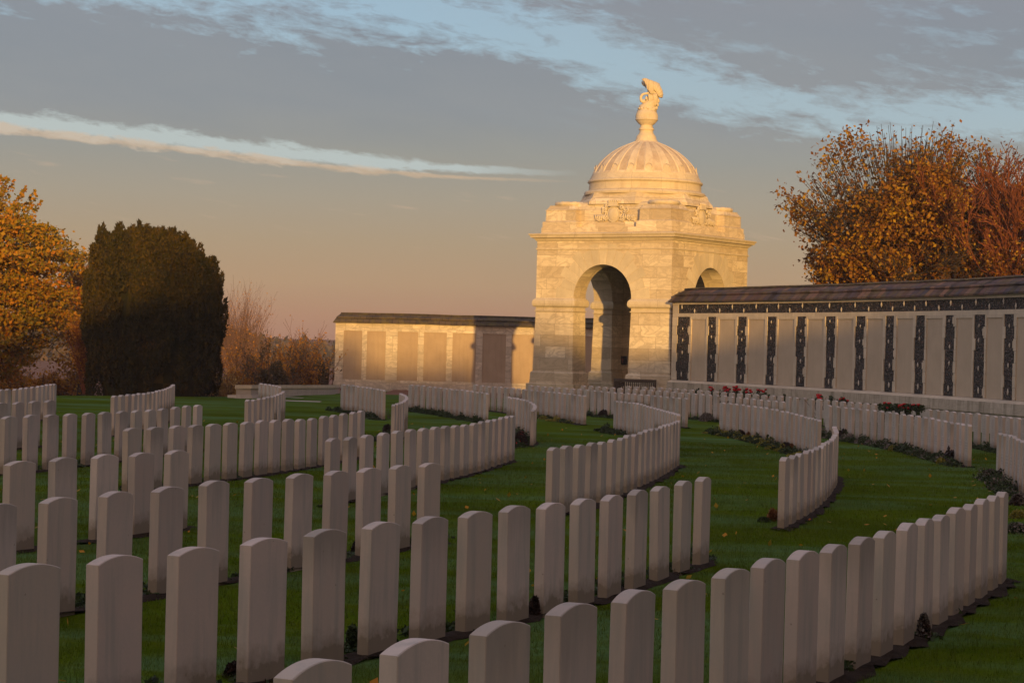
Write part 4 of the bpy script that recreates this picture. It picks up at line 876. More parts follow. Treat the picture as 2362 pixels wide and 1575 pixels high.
for k in range(n):
    a=-.02+(LS[-1]+.02)*k/n; b=-.02+(LS[-1]+.02)*(k+1)/n; mb.poly([(a,-.04,zt),(b,-.04,zt),(b,.54,zt),(a,.54,zt)])
mb.build('coping',M['trim'],low)
mb=mkl()
for k in range(8):
    a=-.28+(LS[7]+.28)*k/8; b=-.28+(LS[7]+.28)*(k+1)/8
    mb.poly([(a,-.30,zb),(b,-.30,zb),(b,-.04,zt-.36),(a,-.04,zt-.36)])
mb.poly([(-.28,.5,zb),(-.28,-.30,zb),(0,-.04,zt-.36),(0,.5,zt-.36)]); mb.build('flared_base',M['ashlar_low'],low)
# stone path strips
def strip(pxs,w):
    q=[on_ground(*p) for p in pxs]; V=[]
    for p in q: V+= [(p.x,p.y-w/2,gz(p.x,p.y-w/2)+.012),(p.x,p.y+w/2,gz(p.x,p.y+w/2)+.012)]
    me=bpy.data.meshes.new('stone_path'); me.from_pydata(V,[],[(2*i,2*i+2,2*i+3,2*i+1) for i in range(len(q)-1)]); me.materials.append(M['paving']); me.update()
    o=bpy.data.objects.new('stone_path',me); COL.objects.link(o); tag(o,kind='structure')
strip([(600,915.5),(658,916.5),(700,918.3)],.9); strip([(600,922.6),(658,924.3),(740,927)],.9)
# ---------------------------------------------------------------- benches
def bench(loc,rz,label,L=1.75,hgt=1.0):
    o=empty('wooden_bench',loc,rz); tag(o,label,'bench')
    for x in(-L/2,L/2-.07):
        mb=MB(); mb.box((x,-.30,0),(x+.07,-.23,.62)); mb.box((x,.22,0),(x+.07,.29,hgt)); mb.box((x,-.30,.62),(x+.07,.29,.66)); mb.box((x+.01,-.23,.10),(x+.06,.22,.15)); mb.build('end_frame',M['teak'],o)
    mb=MB()
    for k in range(5): mb.box((-L/2+.07,-.30+k*.105,.42),(L/2-.07,-.30+k*.105+.085,.45))
    mb.box((-L/2+.07,-.28,.34),(L/2-.07,-.25,.42)); mb.build('seat',M['teak'],o)
    mb=MB(); mb.box((-L/2+.071,.225,hgt-.10),(L/2-.071,.275,hgt-.005)); mb.box((-L/2+.071,.23,.50),(L/2-.071,.27,.56))
    n=19
    for k in range(n):
        x=-L/2+.07+(L-.14)*(k+.5)/n; mb.box((x-.018,.238,.56),(x+.018,.262,hgt-.10))
    for k in range(0,n-1):  # small arches between slats
        x=-L/2+.07+(L-.14)*(k+1)/n; mb.box((x-.03,.24,hgt-.135),(x+.03,.26,hgt-.10))
    mb.build('backrest',M['teak'],o)
def loc_pav(x,y):
    ax=Vector((math.cos(AL),-math.sin(AL),0)); q=Vector((PC.x,PC.y,0))+ax*x+e2*y; return q*KP
q=loc_pav(1.72,-h-.62); bench((q.x,q.y,gz(q.x,q.y)+.0),-AL,'dark wooden slatted bench against the right pier of the pavilion',1.95,1.1)
q=loc_pav(1.05,-h+.45); bench((q.x,q.y,gz(q.x,q.y)+.02),-AL+R(90),'dark bench end just inside the pavilion arch',1.3,1.0)
# poppy wreath leaning on the wall
p=at(783.5,904.5,ZA-.35); mb=MB()
for k in range(26):
    a=2*math.pi*k/26; mb.ball((.15*math.cos(a),-.02+.01*math.sin(7*a),.15*math.sin(a)),(.05,.035,.05),nu=7,nv=5)
w=mb.build('poppy_wreath',M['rose']); w.location=p; tag(w,'small red poppy wreath leaning at the foot of the apse wall end','wreath')
# ---------------------------------------------------------------- foliage
def leafs(rs,C,size,up=.3,elong=1.4,spread=None):
    """C (n,3) centres -> (n*4,3) rhombic leaf quads with random attitude"""
    n=len(C); a=rs.randn(n,3); a/=np.linalg.norm(a,axis=1)[:,None]
    nrm=rs.randn(n,3)+np.array([0,0,up]); b=np.cross(a,nrm); b/=np.linalg.norm(b,axis=1)[:,None]+1e-9
    s=size*(.6+.8*rs.rand(n))[:,None]
    V=np.empty((n,4,3)); V[:,0]=C-a*s*elong*.5; V[:,1]=C+b*s*.42; V[:,2]=C+a*s*elong*.5; V[:,3]=C-b*s*.42
    return V.reshape(-1,3)
class Twigs:
    def __init__(s): s.V=[];s.n=0;s.F=[]
    def seg(s,p,q,r0,r1,k=4):
        d=(q-p); 
        if d.length<1e-6: return
        d.normalize(); a=d.orthogonal().normalized(); b=d.cross(a); base=len(s.V)
        for (c,r_) in((p,r0),(q,r1)):
            for i in range(k):
                t=2*math.pi*i/k; v=c+a*(r_*math.cos(t))+b*(r_*math.sin(t)); s.V.append((v.x,v.y,v.z))
        for i in range(k): s.F.append((base+i,base+(i+1)%k,base+k+(i+1)%k,base+k+i))
    def build(s,name,mat,parent):
        me=bpy.data.meshes.new(name); me.from_pydata(s.V,[],s.F); me.materials.append(mat); me.polygons.foreach_set('use_smooth',[True]*len(s.F)); me.update()
        o=bpy.data.objects.new(name,me); COL.objects.link(o); o.parent=parent; return o
def grow(tw,p,d,L,r,depth,maxd,tips,r_,spread=.6,up=.15,nb=3,jit=.18,ns=4,minr=.008,shrink=.68):
    q=p
    for k in range(ns):
        d=(d+Vector((r_.gauss(0,jit),r_.gauss(0,jit),r_.gauss(0,jit)+up))).normalized()
        n=q+d*(L/ns); ra=max(r*(1-.45*k/ns),minr); rb=max(r*(1-.45*(k+1)/ns),minr)
        tw.seg(q,n,ra,rb,6 if depth<2 else (4 if depth<4 else 3)); 
        if depth>=maxd-1: tips.append((n,d,depth))
        q=n
        if depth<maxd and k>=1:
            for _ in range(1 if k<ns-1 else nb-1):
                ax=Vector((r_.gauss(0,1),r_.gauss(0,1),r_.gauss(0,.6))); ax=(ax-d*ax.dot(d)).normalized()
                dd=(d*math.cos(spread)+ax*math.sin(spread)*r_.uniform(.6,1.3)).normalized()
                grow(tw,q,dd,L*shrink*r_.uniform(.75,1.15),rb*.62,depth+1,maxd,tips,r_,spread,up,nb,jit,ns,minr,shrink)
def tree_root(name,loc,label,cat='tree',group=None):
    return tag(empty(name,loc),label,cat,group)
# --- big autumn maple on the left
def maple():
    base=Vector((-21.5,82.,gz(-20,80)-.3)); o=tree_root('maple_tree',base,'orange and green autumn maple at the left edge')
    rs=np.random.RandomState(11); r_=random.Random(3); tw=Twigs(); tips=[]
    grow(tw,Vector((0,0,0)),Vector((.02,0,1)),2.4,.26,0,4,tips,r_,.75,.06,3,.10,4,.012,.80); tw.build('trunk',M['bark'],o)
    C=[]; N=820; k=0
    while k<N:
        u=rs.randn(3); u/=np.linalg.norm(u); rad=rs.rand()**.28
        c=np.array([4.5,3.9,4.0])*u*rad
        z=c[2]+4.0
        m=1-.10*math.sin(3*math.atan2(u[1],u[0])+z)-.12*math.sin(1.7*z+2*u[0])
        c[0]*=m; c[1]*=m
        if z<.7+.5*math.sin(c[0]*2) or z>7.5: continue
        # underside lifts towards the right
        if c[0]>2.6 and z<2.7: continue
        if rs.rand()<.05: continue
        n=int(75+50*rs.rand()); w=.42+.28*rs.rand()
        q=rs.randn(n,3)*np.array([w,w,.17])*.62; q[:,2]-=.10*(q[:,0]**2+q[:,1]**2)
        C.append(q+np.array([c[0],c[1],z])); k+=1
    for _ in range(26):  # sprays poking out of the top right
        a=rs.uniform(-.4,1.1); x=4.5*math.sin(a)*.93; z=4.0+3.95*math.cos(a)*.98; d=np.array([math.sin(a)*.4+.3,0,1.]); y=rs.uniform(-1.5,1.)
        for t in np.linspace(0,.9,9): C.append(np.array([x,y,z-.2])+d*t+rs.randn(7,3)*(.10*(1.1-t)))
    V=leafs(rs,np.concatenate(C),.125,.7,1.25); np_mesh('crown',V,4,M['maple'],o)
maple()
def cloud_tree(name,loc,label,mat,rx,rz,h0,N,per,size,seed,trunkr=.12,twigmat='bark',shape=None,maxd=4,upl=.12,cat='tree',spread=.5,flat=.6,L0=None,hole=.08,up=.4,clump=.35,group=None):
    o=tree_root(name,loc,label,cat,group); rs=np.random.RandomState(seed); r_=random.Random(seed); tw=Twigs(); tips=[]
    grow(tw,Vector((0,0,0)),Vector((0,0,1)),L0 or h0,trunkr,0,maxd,tips,r_,spread,upl,3,.12,4,.009,.72); tw.build('trunk',M[twigmat],o)
    C=[]
    for _ in range(N):
        u=rs.randn(3); u/=np.linalg.norm(u); c=np.array([rx,rx,rz])*u*rs.rand()**.33
        if shape and not shape(c): continue
        if rs.rand()<hole: continue
        C.append(rs.randn(per,3)*np.array([clump,clump,clump*flat])+c+np.array([0,0,h0]))
    V=leafs(rs,np.concatenate(C),size,up); np_mesh('crown',V,4,M[mat],o); return o
# --- rust coloured tree between maple and yew, and the vase shaped one before it
cloud_tree('slender_tree',at(178,900,93.)*1+Vector((0,0,-.6)),'tall rust-leaved tree showing between the maple and the yew','rustleaf',.95,2.9,3.6,150,45,.11,21,.09,L0=3.)
def vase(loc,label,hgt,wid,mat,bark,seed,nst=26,leaf=1500,name='shrub',cat='shrub',lsz=.07,rad=.018):
    o=tree_root(name,loc,label,cat); r_=random.Random(seed); rs=np.random.RandomState(seed); tw=Twigs(); tips=[]
    for k in range(nst):
        a=r_.uniform(0,6.28); s=r_.random()**.6; d=Vector((math.cos(a)*s*wid/hgt,math.sin(a)*s*wid/hgt,1)).normalized()
        grow(tw,Vector((math.cos(a)*.08,math.sin(a)*.08,0)),d,hgt*r_.uniform(.55,.75),rad,0,2,tips,r_,.35,.05,3,.07,5,.006,.55)
    tw.build('stems',M[bark],o)
    if leaf:
        P=np.array([(t[0].x,t[0].y,t[0].z) for t in tips]); idx=rs.randint(0,len(P),leaf); C=P[idx]+rs.randn(leaf,3)*.10
        np_mesh('crown',leafs(rs,C,lsz,.2),4,M[mat],o)
    return o
p=on_ground(157,906); vase(p+Vector((0,3.,-.1)),'vase-shaped russet young tree left of the dark yew',2.3,.55,'scrub','bark_red',31,30,2600,'young_tree','tree')
# --- the yew
def yew():
    X,Y=-13.22,78.3; base=Vector((X,Y,gz(X,Y)-.15)); o=tree_root('yew_tree',base,'huge dark green fastigiate yew with many upright plumes')
    rs=np.random.RandomState(5); r_=random.Random(5)
    C=[];tw=MB(); 
    tr=Twigs()
    for k in range(8): tr.seg(Vector((r_.uniform(-.5,.5),r_.uniform(-.5,.5),-.3)),Vector((r_.uniform(-1,1),r_.uniform(-1,1),3.)),.13,.08,6)
    tr.build('trunk',M['bark'],o)
    core=MB()
    plumes=[]
    def top_at(x,y):
        rr=math.hypot(x,y); t=6.25-.30*(rr/2.5)**4+.26*math.sin(x*5.1+.7)*math.cos(y*2.3)
        if x>.9: t-=1.15*(x-.9)
        if x<-1.6: t-=1.2*(-1.6-x)
        return t
    def rad_at(z): return float(np.interp(z,[0,.5,1.5,3,4.2,5.2,6.3],[2.18,2.36,2.46,2.46,2.38,2.15,1.75]))
    # solid heart of the tree
    n=26; ring=[]
    for zf in (-.2,.6,1.6,2.8,3.8,4.6,5.1):
        ring.append([])
        for q in range(n):
            a=2*math.pi*q/n; R_=rad_at(max(zf,0))*.80*(1+.05*math.sin(a*5+zf*2)); x,y=R_*math.cos(a),R_*math.sin(a)
            ring[-1].append((x,y,min(zf,top_at(x,y)-.8)))
    core.rings(ring,0,True,True,False)
    for k in range(620):
        a=r_.uniform(0,6.28)
        if k<430: z0=r_.uniform(-.4,1.)*1.0+4.4*r_.random(); rr=rad_at(max(z0,0)+.4)*r_.uniform(.80,.99); L=r_.uniform(.8,1.9)
        else: rr=2.25*math.sqrt(r_.random()); x,y=rr*math.cos(a),rr*math.sin(a); L=r_.uniform(.8,1.5); z0=top_at(x,y)-L*r_.uniform(.95,1.5)
        z0=max(z0,-.1); x,y=rr*math.cos(a),rr*math.sin(a); w=r_.uniform(.13,.24)
        L=min(L,max(.5,top_at(x,y)-z0+r_.uniform(-.25,.28)))
        lx,ly=math.cos(a)*r_.uniform(.0,.16),math.sin(a)*r_.uniform(.0,.16)
        m=int(150+170*L*w/.25); t=rs.rand(m)**.9; prof=w*np.sin(np.pi*np.clip(t*.93+.07,0,1))**.55*(1+.18*np.sin(t*14+k)); th=rs.rand(m)*6.28; q_=np.sqrt(.55+.45*rs.rand(m))
        C.append(np.c_[x+lx*t*L+prof*q_*np.cos(th),y+ly*t*L+prof*q_*np.sin(th),z0+t*L])
    core.build('inner_foliage',M['yew'],o)
    C=np.concatenate(C); n=len(C); s=.055*(.6+.8*rs.rand(n))
    d=rs.randn(n,3)*.5+np.array([0,0,1.]); d/=np.linalg.norm(d,axis=1)[:,None]; b=np.cross(d,rs.randn(n,3)); b/=np.linalg.norm(b,axis=1)[:,None]
    V=np.empty((n,3,3)); V[:,0]=C-b*s[:,None]*.55; V[:,1]=C+b*s[:,None]*.55; V[:,2]=C+d*s[:,None]*2.1
    np_mesh('crown',V.reshape(-1,3),3,M['yew'],o)
yew()
# --- large tree behind the right wall
def bigtree(name,loc,label,H_,Rr,seed,leaves,mat,bark,lsz,ell=None,fill=0,lean=(0,0),maxd=5,clump=.16,spread=.55,nst=7,cut=None,group=None,minr=.011):
    o=tree_root(name,loc,label,'tree',group); r_=random.Random(seed); rs=np.random.RandomState(seed); tw=Twigs(); tips=[]
    tw.seg(Vector((0,0,-.3)),Vector((0,0,1.4)),.34,.28,8)
    for k in range(nst):
        a=2*math.pi*k/nst+r_.uniform(-.3,.3); s=r_.uniform(.15,1.)
        d=Vector((math.cos(a)*s*Rr/H_*1.25+lean[0],math.sin(a)*s*Rr/H_*1.25,1)).normalized()
        grow(tw,Vector((0,0,1.2)),d,H_*.46,.17,0,maxd,tips,r_,spread,.05,3,.10,4,minr,.66)
    # clip twigs that leave the crown shape softly: keep as grown
    P=np.array([(t[0].x,t[0].y,t[0].z) for t in tips])
    if ell is not None:
        q=((P-np.array(ell[0]))/np.array(ell[1])); P=P[(q**2).sum(1)<1.12]
        u=rs.randn(fill,3); u/=np.linalg.norm(u,axis=1)[:,None]; u=u*(rs.rand(fill)[:,None]**.30)
        u*=1+.10*np.sin(u[:,[0]]*7+seed)*np.sin(u[:,[2]]*6)
        Q=u*np.array(ell[1])+np.array(ell[0]); cc_=Vector(ell[0])
        for v in Q:
            v=Vector(v); e=(v-cc_)
            if r_.random()<.7: tw.seg(v-e.normalized()*.5+Vector((0,0,-.35)),v+e.normalized()*r_.uniform(0,.35)+Vector((0,0,r_.uniform(0,.3))),.016,.009,3)
        Q=np.repeat(Q,4,axis=0)+rs.randn(fill*4,3)*.22; P=np.concatenate([P,Q])
    if leaves:
        # leaf density varies in patches
        w=np.clip(.25+1.2*(np.sin(P[:,0]*1.1+seed)*np.sin(P[:,2]*.9)+.5*np.sin(P[:,1]*1.3+P[:,2]*.7)),.12,2.)
        if cut is not None: w*=cut(P)
        w/=w.sum(); idx=rs.choice(len(P),leaves,p=w); C=P[idx]+rs.randn(leaves,3)*clump
        np_mesh('crown',leafs(rs,C,lsz,.3,1.3),4,M[mat],o)
    tw.build('trunk',M[bark],o)
    print(name,len(P),len(tw.F),P.min(0),P.max(0)); return o
bigtree('autumn_tree',Vector((16.3,88.,gz(16,88)-.2)),'large rust and gold tree rising behind the flint wall',8.3,3.6,8,100000,'rustleaf','bark',.125,ell=((-.1,0,8.0),(4.75,4.3,3.95)),fill=2600,cut=lambda P:np.clip(1.1-(P[:,2]-7.5)*.12,.3,1.2))
bigtree('red_twigged_tree',Vector((20.9,84.2,gz(20,88)-.2)),'thinner reddish tree, half bare, at the right edge behind the wall',8.0,3.0,19,11000,'rustleaf','bark_red',.10,nst=9,spread=.40,minr=.015)
# --- hazy bare tree and scrub beyond the low wall
p=at(543,800,215.); vase(Vector((p.x,215.,-4.2)),'bare hazy fan-shaped tree far beyond the low wall',8.9,3.4,'scrub','bark_pale',77,60,1200,'bare_tree','tree',.12,.05)
def scrub(px_,hw,ytop,Z,mat,label,seed,twigs=True,thick=1.0,name='scrub_bush'):
    c=at(px_,800,Z); zb_=tz(c.x,Z); zt_=at(px_,ytop,Z).z; hgt=zt_-zb_; w=hw/F*Z
    o=tree_root(name,Vector((c.x,Z,zb_)),label,'bush'); rs=np.random.RandomState(seed); r_=random.Random(seed)
    tw=Twigs(); tips=[]
    for k in range(11):
        s=r_.uniform(-1,1); d=Vector((s*.35+r_.gauss(0,.12),r_.gauss(0,.2),1)).normalized()
        grow(tw,Vector((s*w*.8,r_.uniform(-w*.5,w*.5),0)),d,hgt*r_.uniform(.6,1.0)*(.80 if twigs else .62),.016,0,2,tips,r_,.45,.03,3,.09,5,.008,.5)
    tw.build('stems',M['bark_pale'],o)
    n=int(8500*thick); u=rs.randn(n,3); u/=np.linalg.norm(u,axis=1)[:,None]; rad=rs.rand(n)[:,None]**.4
    C=u*rad*np.array([w*1.1,w*.7,hgt*.46]); C[:,2]+=hgt*.38
    C*=1+.10*np.sin(C[:,[0]]*5+seed)*np.sin(C[:,[2]]*6); C[:,2]=np.abs(C[:,2])
    P=np.array([(t[0].x,t[0].y,t[0].z) for t in tips]); m=int(900*thick); E_2=P[rs.randint(0,len(P),m)]+rs.randn(m,3)*.08
    np_mesh('crown',leafs(rs,np.concatenate([C,E_2]),.095,.3),4,M[mat],o); return o
for a in ((30,70,845,93,'scrub','rusty bush low behind the far left headstones',54,False),
 (120,50,850,94,'scrub','orange-brown bush between maple and young tree',55,False),
 (498,30,848,96,'scrub_yellow','pale yellow bush beside the foot of the yew',41,False),
 (545,34,846,100,'scrub','orange-brown bush left of the low wall pedestal',42,False),
 (590,36,812,106,'scrub','rusty bush with bare shoots above the low wall pedestal',43),
 (632,34,815,101,'scrub_dark','dull dark bush behind the middle of the low wall',44),
 (690,40,808,104,'scrub','bright orange bush behind the low wall',45,True,1.3),
 (738,20,806,110,'scrub_dark','brownish bush against the end of the apse wall',46),
 (722,34,795,112,'scrub','tall twiggy bush behind the orange one',47),
 (655,34,782,118,'scrub','thin bush with long bare shoots, farthest back',48,True,.35),
 (605,26,790,125,'scrub','sparse hazy bush between the bare tree and the shoots',49,True,.4),
 (30,60,868,97,'scrub_dark','brown bush low under the maple at the left edge',51,False),
 (95,50,873,99,'scrub','faded orange bush under the right side of the maple',52,False),
 (185,34,862,101,'scrub_dark','brown thicket between the young tree and the yew',53,False)):
    scrub(*a)
# far wood in the haze
def woods():
    rs=np.random.RandomState(2); C=[]
    for k in range(420):
        x=rs.uniform(-150,30); y=rs.uniform(420,470); hh_=rs.uniform(3,7.5)*(1+.4*math.sin(x*.06)); z0=-4.6
        n=34; C.append(np.c_[rs.randn(n)*2.2+x,rs.randn(n)*2+y,z0+rs.rand(n)*hh_])
    o=np_mesh('distant_woods',leafs(rs,np.concatenate(C),1.5,.2),4,M['scrub_dark']); tag(o,'far hazy line of woods on the horizon','woods',kind='stuff')
woods()
# ---------------------------------------------------------------- planting along the rows
def bush(name,loc,rx,hgt,mat,n,size,label,seed,cat='plant',extra=None,stems=10,up=.5,group=None,ry=None):
    o=tag(empty(name,loc),label,cat,group); rs=np.random.RandomState(seed); r_=random.Random(seed); tw=Twigs()
    for k in range(stems):
        a=r_.uniform(0,6.28); s=r_.uniform(.2,.8); tw.seg(Vector((0,0,-.02)),Vector((math.cos(a)*rx*s,math.sin(a)*rx*s,hgt*r_.uniform(.6,1.))),.006,.003,3)
    tw.build('stems',M['bark'],o)
    u=rs.randn(n,3); u/=np.linalg.norm(u,axis=1)[:,None]; u[:,2]=np.abs(u[:,2]); C=u*(rs.rand(n)[:,None]**.45)*np.array([rx,ry or rx,hgt]); C*=1+.18*np.sin(C[:,[0]]*17+seed)*np.sin(C[:,[1]]*15)
    np_mesh('leaves',leafs(rs,C,size,up),4,M[mat],o)
    if extra:
        mt,m,sz=extra; q=rs.randn(m,3); q/=np.linalg.norm(q,axis=1)[:,None]; q[:,2]=np.abs(q[:,2]); q=q*np.array([rx,ry or rx,hgt])*1.03
        np_mesh('flowers',leafs(rs,q,sz,.5,1.),4,M[mt],o)
    return o
def bed(k,ranges,seed,dens=1.,hgt=.13,off=.24,mats=('plant',)):
    """ragged low planting hugging the carved side of a row"""
    l=ROWS[k]; rs=np.random.RandomState(seed); fr=FRONT[k]; C={m:[] for m in mats}
    for (a,b) in ranges:
        m_=int((b-a)*8*dens)
        for _ in range(m_):
            t=rs.uniform(a,b); i=min(int(t),len(l)-2); f=t-i
            x=l[i][0]*(1-f)+l[i+1][0]*f; y=l[i][1]*(1-f)+l[i+1][1]*f; th=l[i][2]
            nx,ny=-math.sin(th)*fr,math.cos(th)*fr; d=off+rs.randn()*.08
            x+=nx*d; y+=ny*d; hh_=hgt*.72*(.3+1.3*rs.rand()**2.2)*(1+.5*math.sin(t*2.3+seed)); w=.06+.07*rs.rand(); n=int(26+50*w/.1)
            u=rs.randn(n,3); u/=np.linalg.norm(u,axis=1)[:,None]; u[:,2]=np.abs(u[:,2])
            C[mats[rs.randint(len(mats))]].append(u*(rs.rand(n)[:,None]**.5)*np.array([w*1.3,w*1.3,hh_])+np.array([x,y,gz(x,y)+.015]))
    for m,c in C.items():
        if c:
            o=np_mesh('bedding_plants',leafs(rs,np.concatenate(c),.032 if l[0][1]<50 else .045,.6),4,M[m]); tag(o,'low bedding plants along the foot of the %s'%DESC[k][0],'bedding plants',kind='stuff')
bed('A',[(-.3,2.3),(5,10)],1,1.,.12); bed('B',[(-.3,14)],2,1.2,.14); bed('C',[(0,3),(8,17.5)],3,1.,.13,mats=('plant','plant_yellow')); bed('D',[(7,14),(19,23)],4,.5,.10)
bed('F',[(-.8,18)],5,1.5,.15,mats=('plant','plant','plant_yellow')); bed('G',[(.3,20)],6,1.5,.17,mats=('plant','plant','plant_grey')); bed('H',[(5.,13)],7,.9,.15); bed('I',[(0,7)],8,1.4,.2,mats=('plant','plant_grey'))
bed('P',[(-.6,3)],9,1.3,.13); bed('R2',[(0,16)],10,.35,.10,.16); bed('R1',[(3,20)],11,.16,.09,.16); bed('R3',[(0,11)],12,.35,.09,.16); bed('R5',[(0,16)],13,.3,.09,.16); bed('K',[(0,4)],14,1.,.14,.3); bed('M',[(6,13)],15,1.8,.2,.3); bed('E',[(14,20)],16,.5,.1); bed('R5b',[(0,12)],17,.3,.09,.16)
def gp(x,y): 
    p=on_ground(x,y); return p
def ground_bush(px_,yb,w,hpx,mat,n,size,label,seed,**kw):
    p=gp(px_,yb); s=p.y/F; return bush(kw.pop('name','bush'),p,w*s,hpx*s,mat,n,size,label,seed,**kw)
ground_bush(1393,962,13,17,'plant_dark',2600,.04,'round dark purple shrub in front of the far rows',61,cat='shrub')
ground_bush(1630,972,17,20,'plant_grey',2600,.035,'round grey-green shrub before the far row, right of the central curve',62,cat='shrub')
ground_bush(1658,974,8,6,'plant',500,.03,'small green cushion beside the grey shrub',63)
ground_bush(1708,1011,13,19,'plant_dark',2600,.035,'dark sedum clump in the middle of the curved right row bed',64)
ground_bush(1726,1016,5,20,'tuft',500,.05,'dry orange grass tuft beside the dark sedum',65,up=.1)
ground_bush(1752,1019,11,15,'plant_grey',900,.03,'pale speckled plant right of the dry tuft',66)
ground_bush(1812,1040,15,20,'plant_dark',2600,.035,'dark leafy clump near the near end of the curved right row',67)
ground_bush(1826,1044,7,20,'tuft',600,.05,'russet grass tuft at the near end of the curved right row',68,up=.1)
ground_bush(2003,1026,10,12,'plant_grey',900,.03,'pale seed-headed plant early in the right bed',69)
ground_bush(2060,1040,12,13,'plant_yellow',900,.04,'yellowing hosta-like plant in the right bed',70)
ground_bush(2120,1050,14,14,'plant_grey',1600,.03,'white-flecked daisy clump in the right bed',71)
ground_bush(2158,1062,14,18,'plant',1800,.03,'domed green plant in the right bed',72)
ground_bush(2170,1070,10,16,'plant_yellow',600,.04,'yellow-leaved straggler by the dark dahlia',73)
def dahlia(px_,yb,hpx,label,seed):
    p=gp(px_,yb); s=p.y/F; o=tag(empty('dahlia',p),label,'plant'); r_=random.Random(seed); tw=Twigs(); C=[]
    for k in range(5):
        a=r_.uniform(0,6.28); q=Vector((0,0,0)); d=Vector((math.cos(a)*.35,math.sin(a)*.2,1)).normalized(); L=hpx*s*r_.uniform(.6,1.05)
        for j in range(4): n=q+d*(L/4); tw.seg(q,n,.008,.006,4); q=n; d=(d+Vector((r_.gauss(0,.22),r_.gauss(0,.2),-.05))).normalized(); C.append(np.random.RandomState(seed+k*7+j).randn(7,3)*.035+np.array([q.x,q.y,q.z-.03]))
    tw.build('stems',M['plant_dark'],o); np_mesh('leaves',leafs(np.random.RandomState(seed),np.concatenate(C),.085,.2,1.9),4,M['plant_dark'],o)
dahlia(2212,1068,42,'tall blackened dahlia near the end of the right row',81); dahlia(2195,1066,30,'drooping blackened dahlia just left of the tallest one',82)
dahlia(1944,1014,24,'small dark dahlia behind the hooked row on the lawn',83); dahlia(2084,1040,17,'single dark stalk in the middle of the right bed',84)
ground_bush(2285,1108,20,26,'plant',2400,.03,'aster clump with grey seed heads, upper left of the right-edge bed',91,extra=('plant_grey',420,.03))
ground_bush(2318,1112,22,34,'plant_dark',2600,.03,'tall seed-headed aster against the right-edge stones',92,extra=('plant_grey',520,.03))
ground_bush(2305,1132,24,22,'plant',3000,.028,'smooth green dome in the right-edge bed',93)
ground_bush(2352,1165,24,26,'plant_dark',2600,.03,'grey-flecked clump behind the last near headstone',94,extra=('plant_grey',500,.03))
ground_bush(2350,1195,22,18,'plant_yellow',1300,.04,'yellow-green leaves low at the right edge',95)
ground_bush(2345,1230,26,24,'plant',2600,.03,'dark green mound lowest at the right edge',96,extra=('plant_grey',260,.03))
ground_bush(2130,1476,15,62,'plant_dark',900,.024,'straggly white aster growing between the nearest stones',97,extra=('plant_grey',220,.02),stems=24)
ground_bush(1200,1030,17,36,'plant_dark',2600,.035,'bushy clump inside the tight hooked row',98,extra=('rose',12,.03))
ground_bush(1178,1034,14,28,'plant',1800,.03,'lower clump with red specks beside the hooked row clump',99,extra=('rose',20,.035))
ground_bush(893,998,11,20,'plant_dark',1200,.035,'dark clump left of the small hooked row',100)
ground_bush(1783,1202,9,26,'tuft',900,.06,'rusty grass tuft by the first stone of the hooked lawn row',101,up=.05)
ground_bush(1762,1204,14,11,'plant',1200,.03,'low green plant left of the rusty tuft',102)
ground_bush(1160,1440,12,46,'plant_dark',1500,.03,'dark bush between stones in the second row, left one',103)
ground_bush(1232,1425,12,50,'plant_dark',1500,.03,'dark bush between stones in the second row, right one',104)
ground_bush(540,1562,22,34,'plant_dark',2200,.028,'dark ivy-like clump between the fourth and fifth stones of the second row',105)
ground_bush(812,1500,14,60,'plant',1400,.028,'leafy green plant between the sixth and seventh stones of the second row',106)
ground_bush(820,1278,9,30,'plant_dark',900,.028,'small dark plant between third-row stones',107)
def blades(px_,yb,hpx,n,label,seed,mat='plant_grey'):
    p=gp(px_,yb); s=p.y/F; o=tag(empty('strap_leaved_plant',p),label,'plant'); r_=random.Random(seed); tw=Twigs()
    for k in range(n):
        a=r_.uniform(0,6.28); q=Vector((r_.gauss(0,.02),r_.gauss(0,.02),0)); d=Vector((math.cos(a)*.5,math.sin(a)*.3,1)).normalized(); L=hpx*s*r_.uniform(.6,1.1)
        for j in range(5): nn=q+d*(L/5); tw.seg(q,nn,.007*(1-j*.15),.007*(1-(j+1)*.15),3); q=nn; d=(d+Vector((d.x*.2,d.y*.2,-.16))).normalized()
    tw.build('leaves',M[mat],o)
blades(512,1098,36,9,'pale strap leaves between two stones of the long left row',111); blades(552,1098,40,6,'single dark strap leaf right of the pale ones',112,'plant')
blades(897,965,30,9,'pale strap leaves left of the small hooked row',113); blades(2258,1028,36,12,'strap leaves behind the end of the right row',114,'plant')
# a few fallen leaves on the lawn
def fallen():
    rs=np.random.RandomState(9); n=420; Z=9+46*rs.rand(n)**.8; X=(rs.rand(n)*2-1)*.25*Z; G=np.array([gz(float(a),float(b)) for a,b in zip(X,Z)])
    V=leafs(rs,np.c_[X,Z,G+.035],.055,5.,1.2); o=np_mesh('fallen_leaves',V,4,M['maple']); tag(o,'scattered yellow leaves fallen on the lawn','fallen leaves',kind='stuff')
fallen()
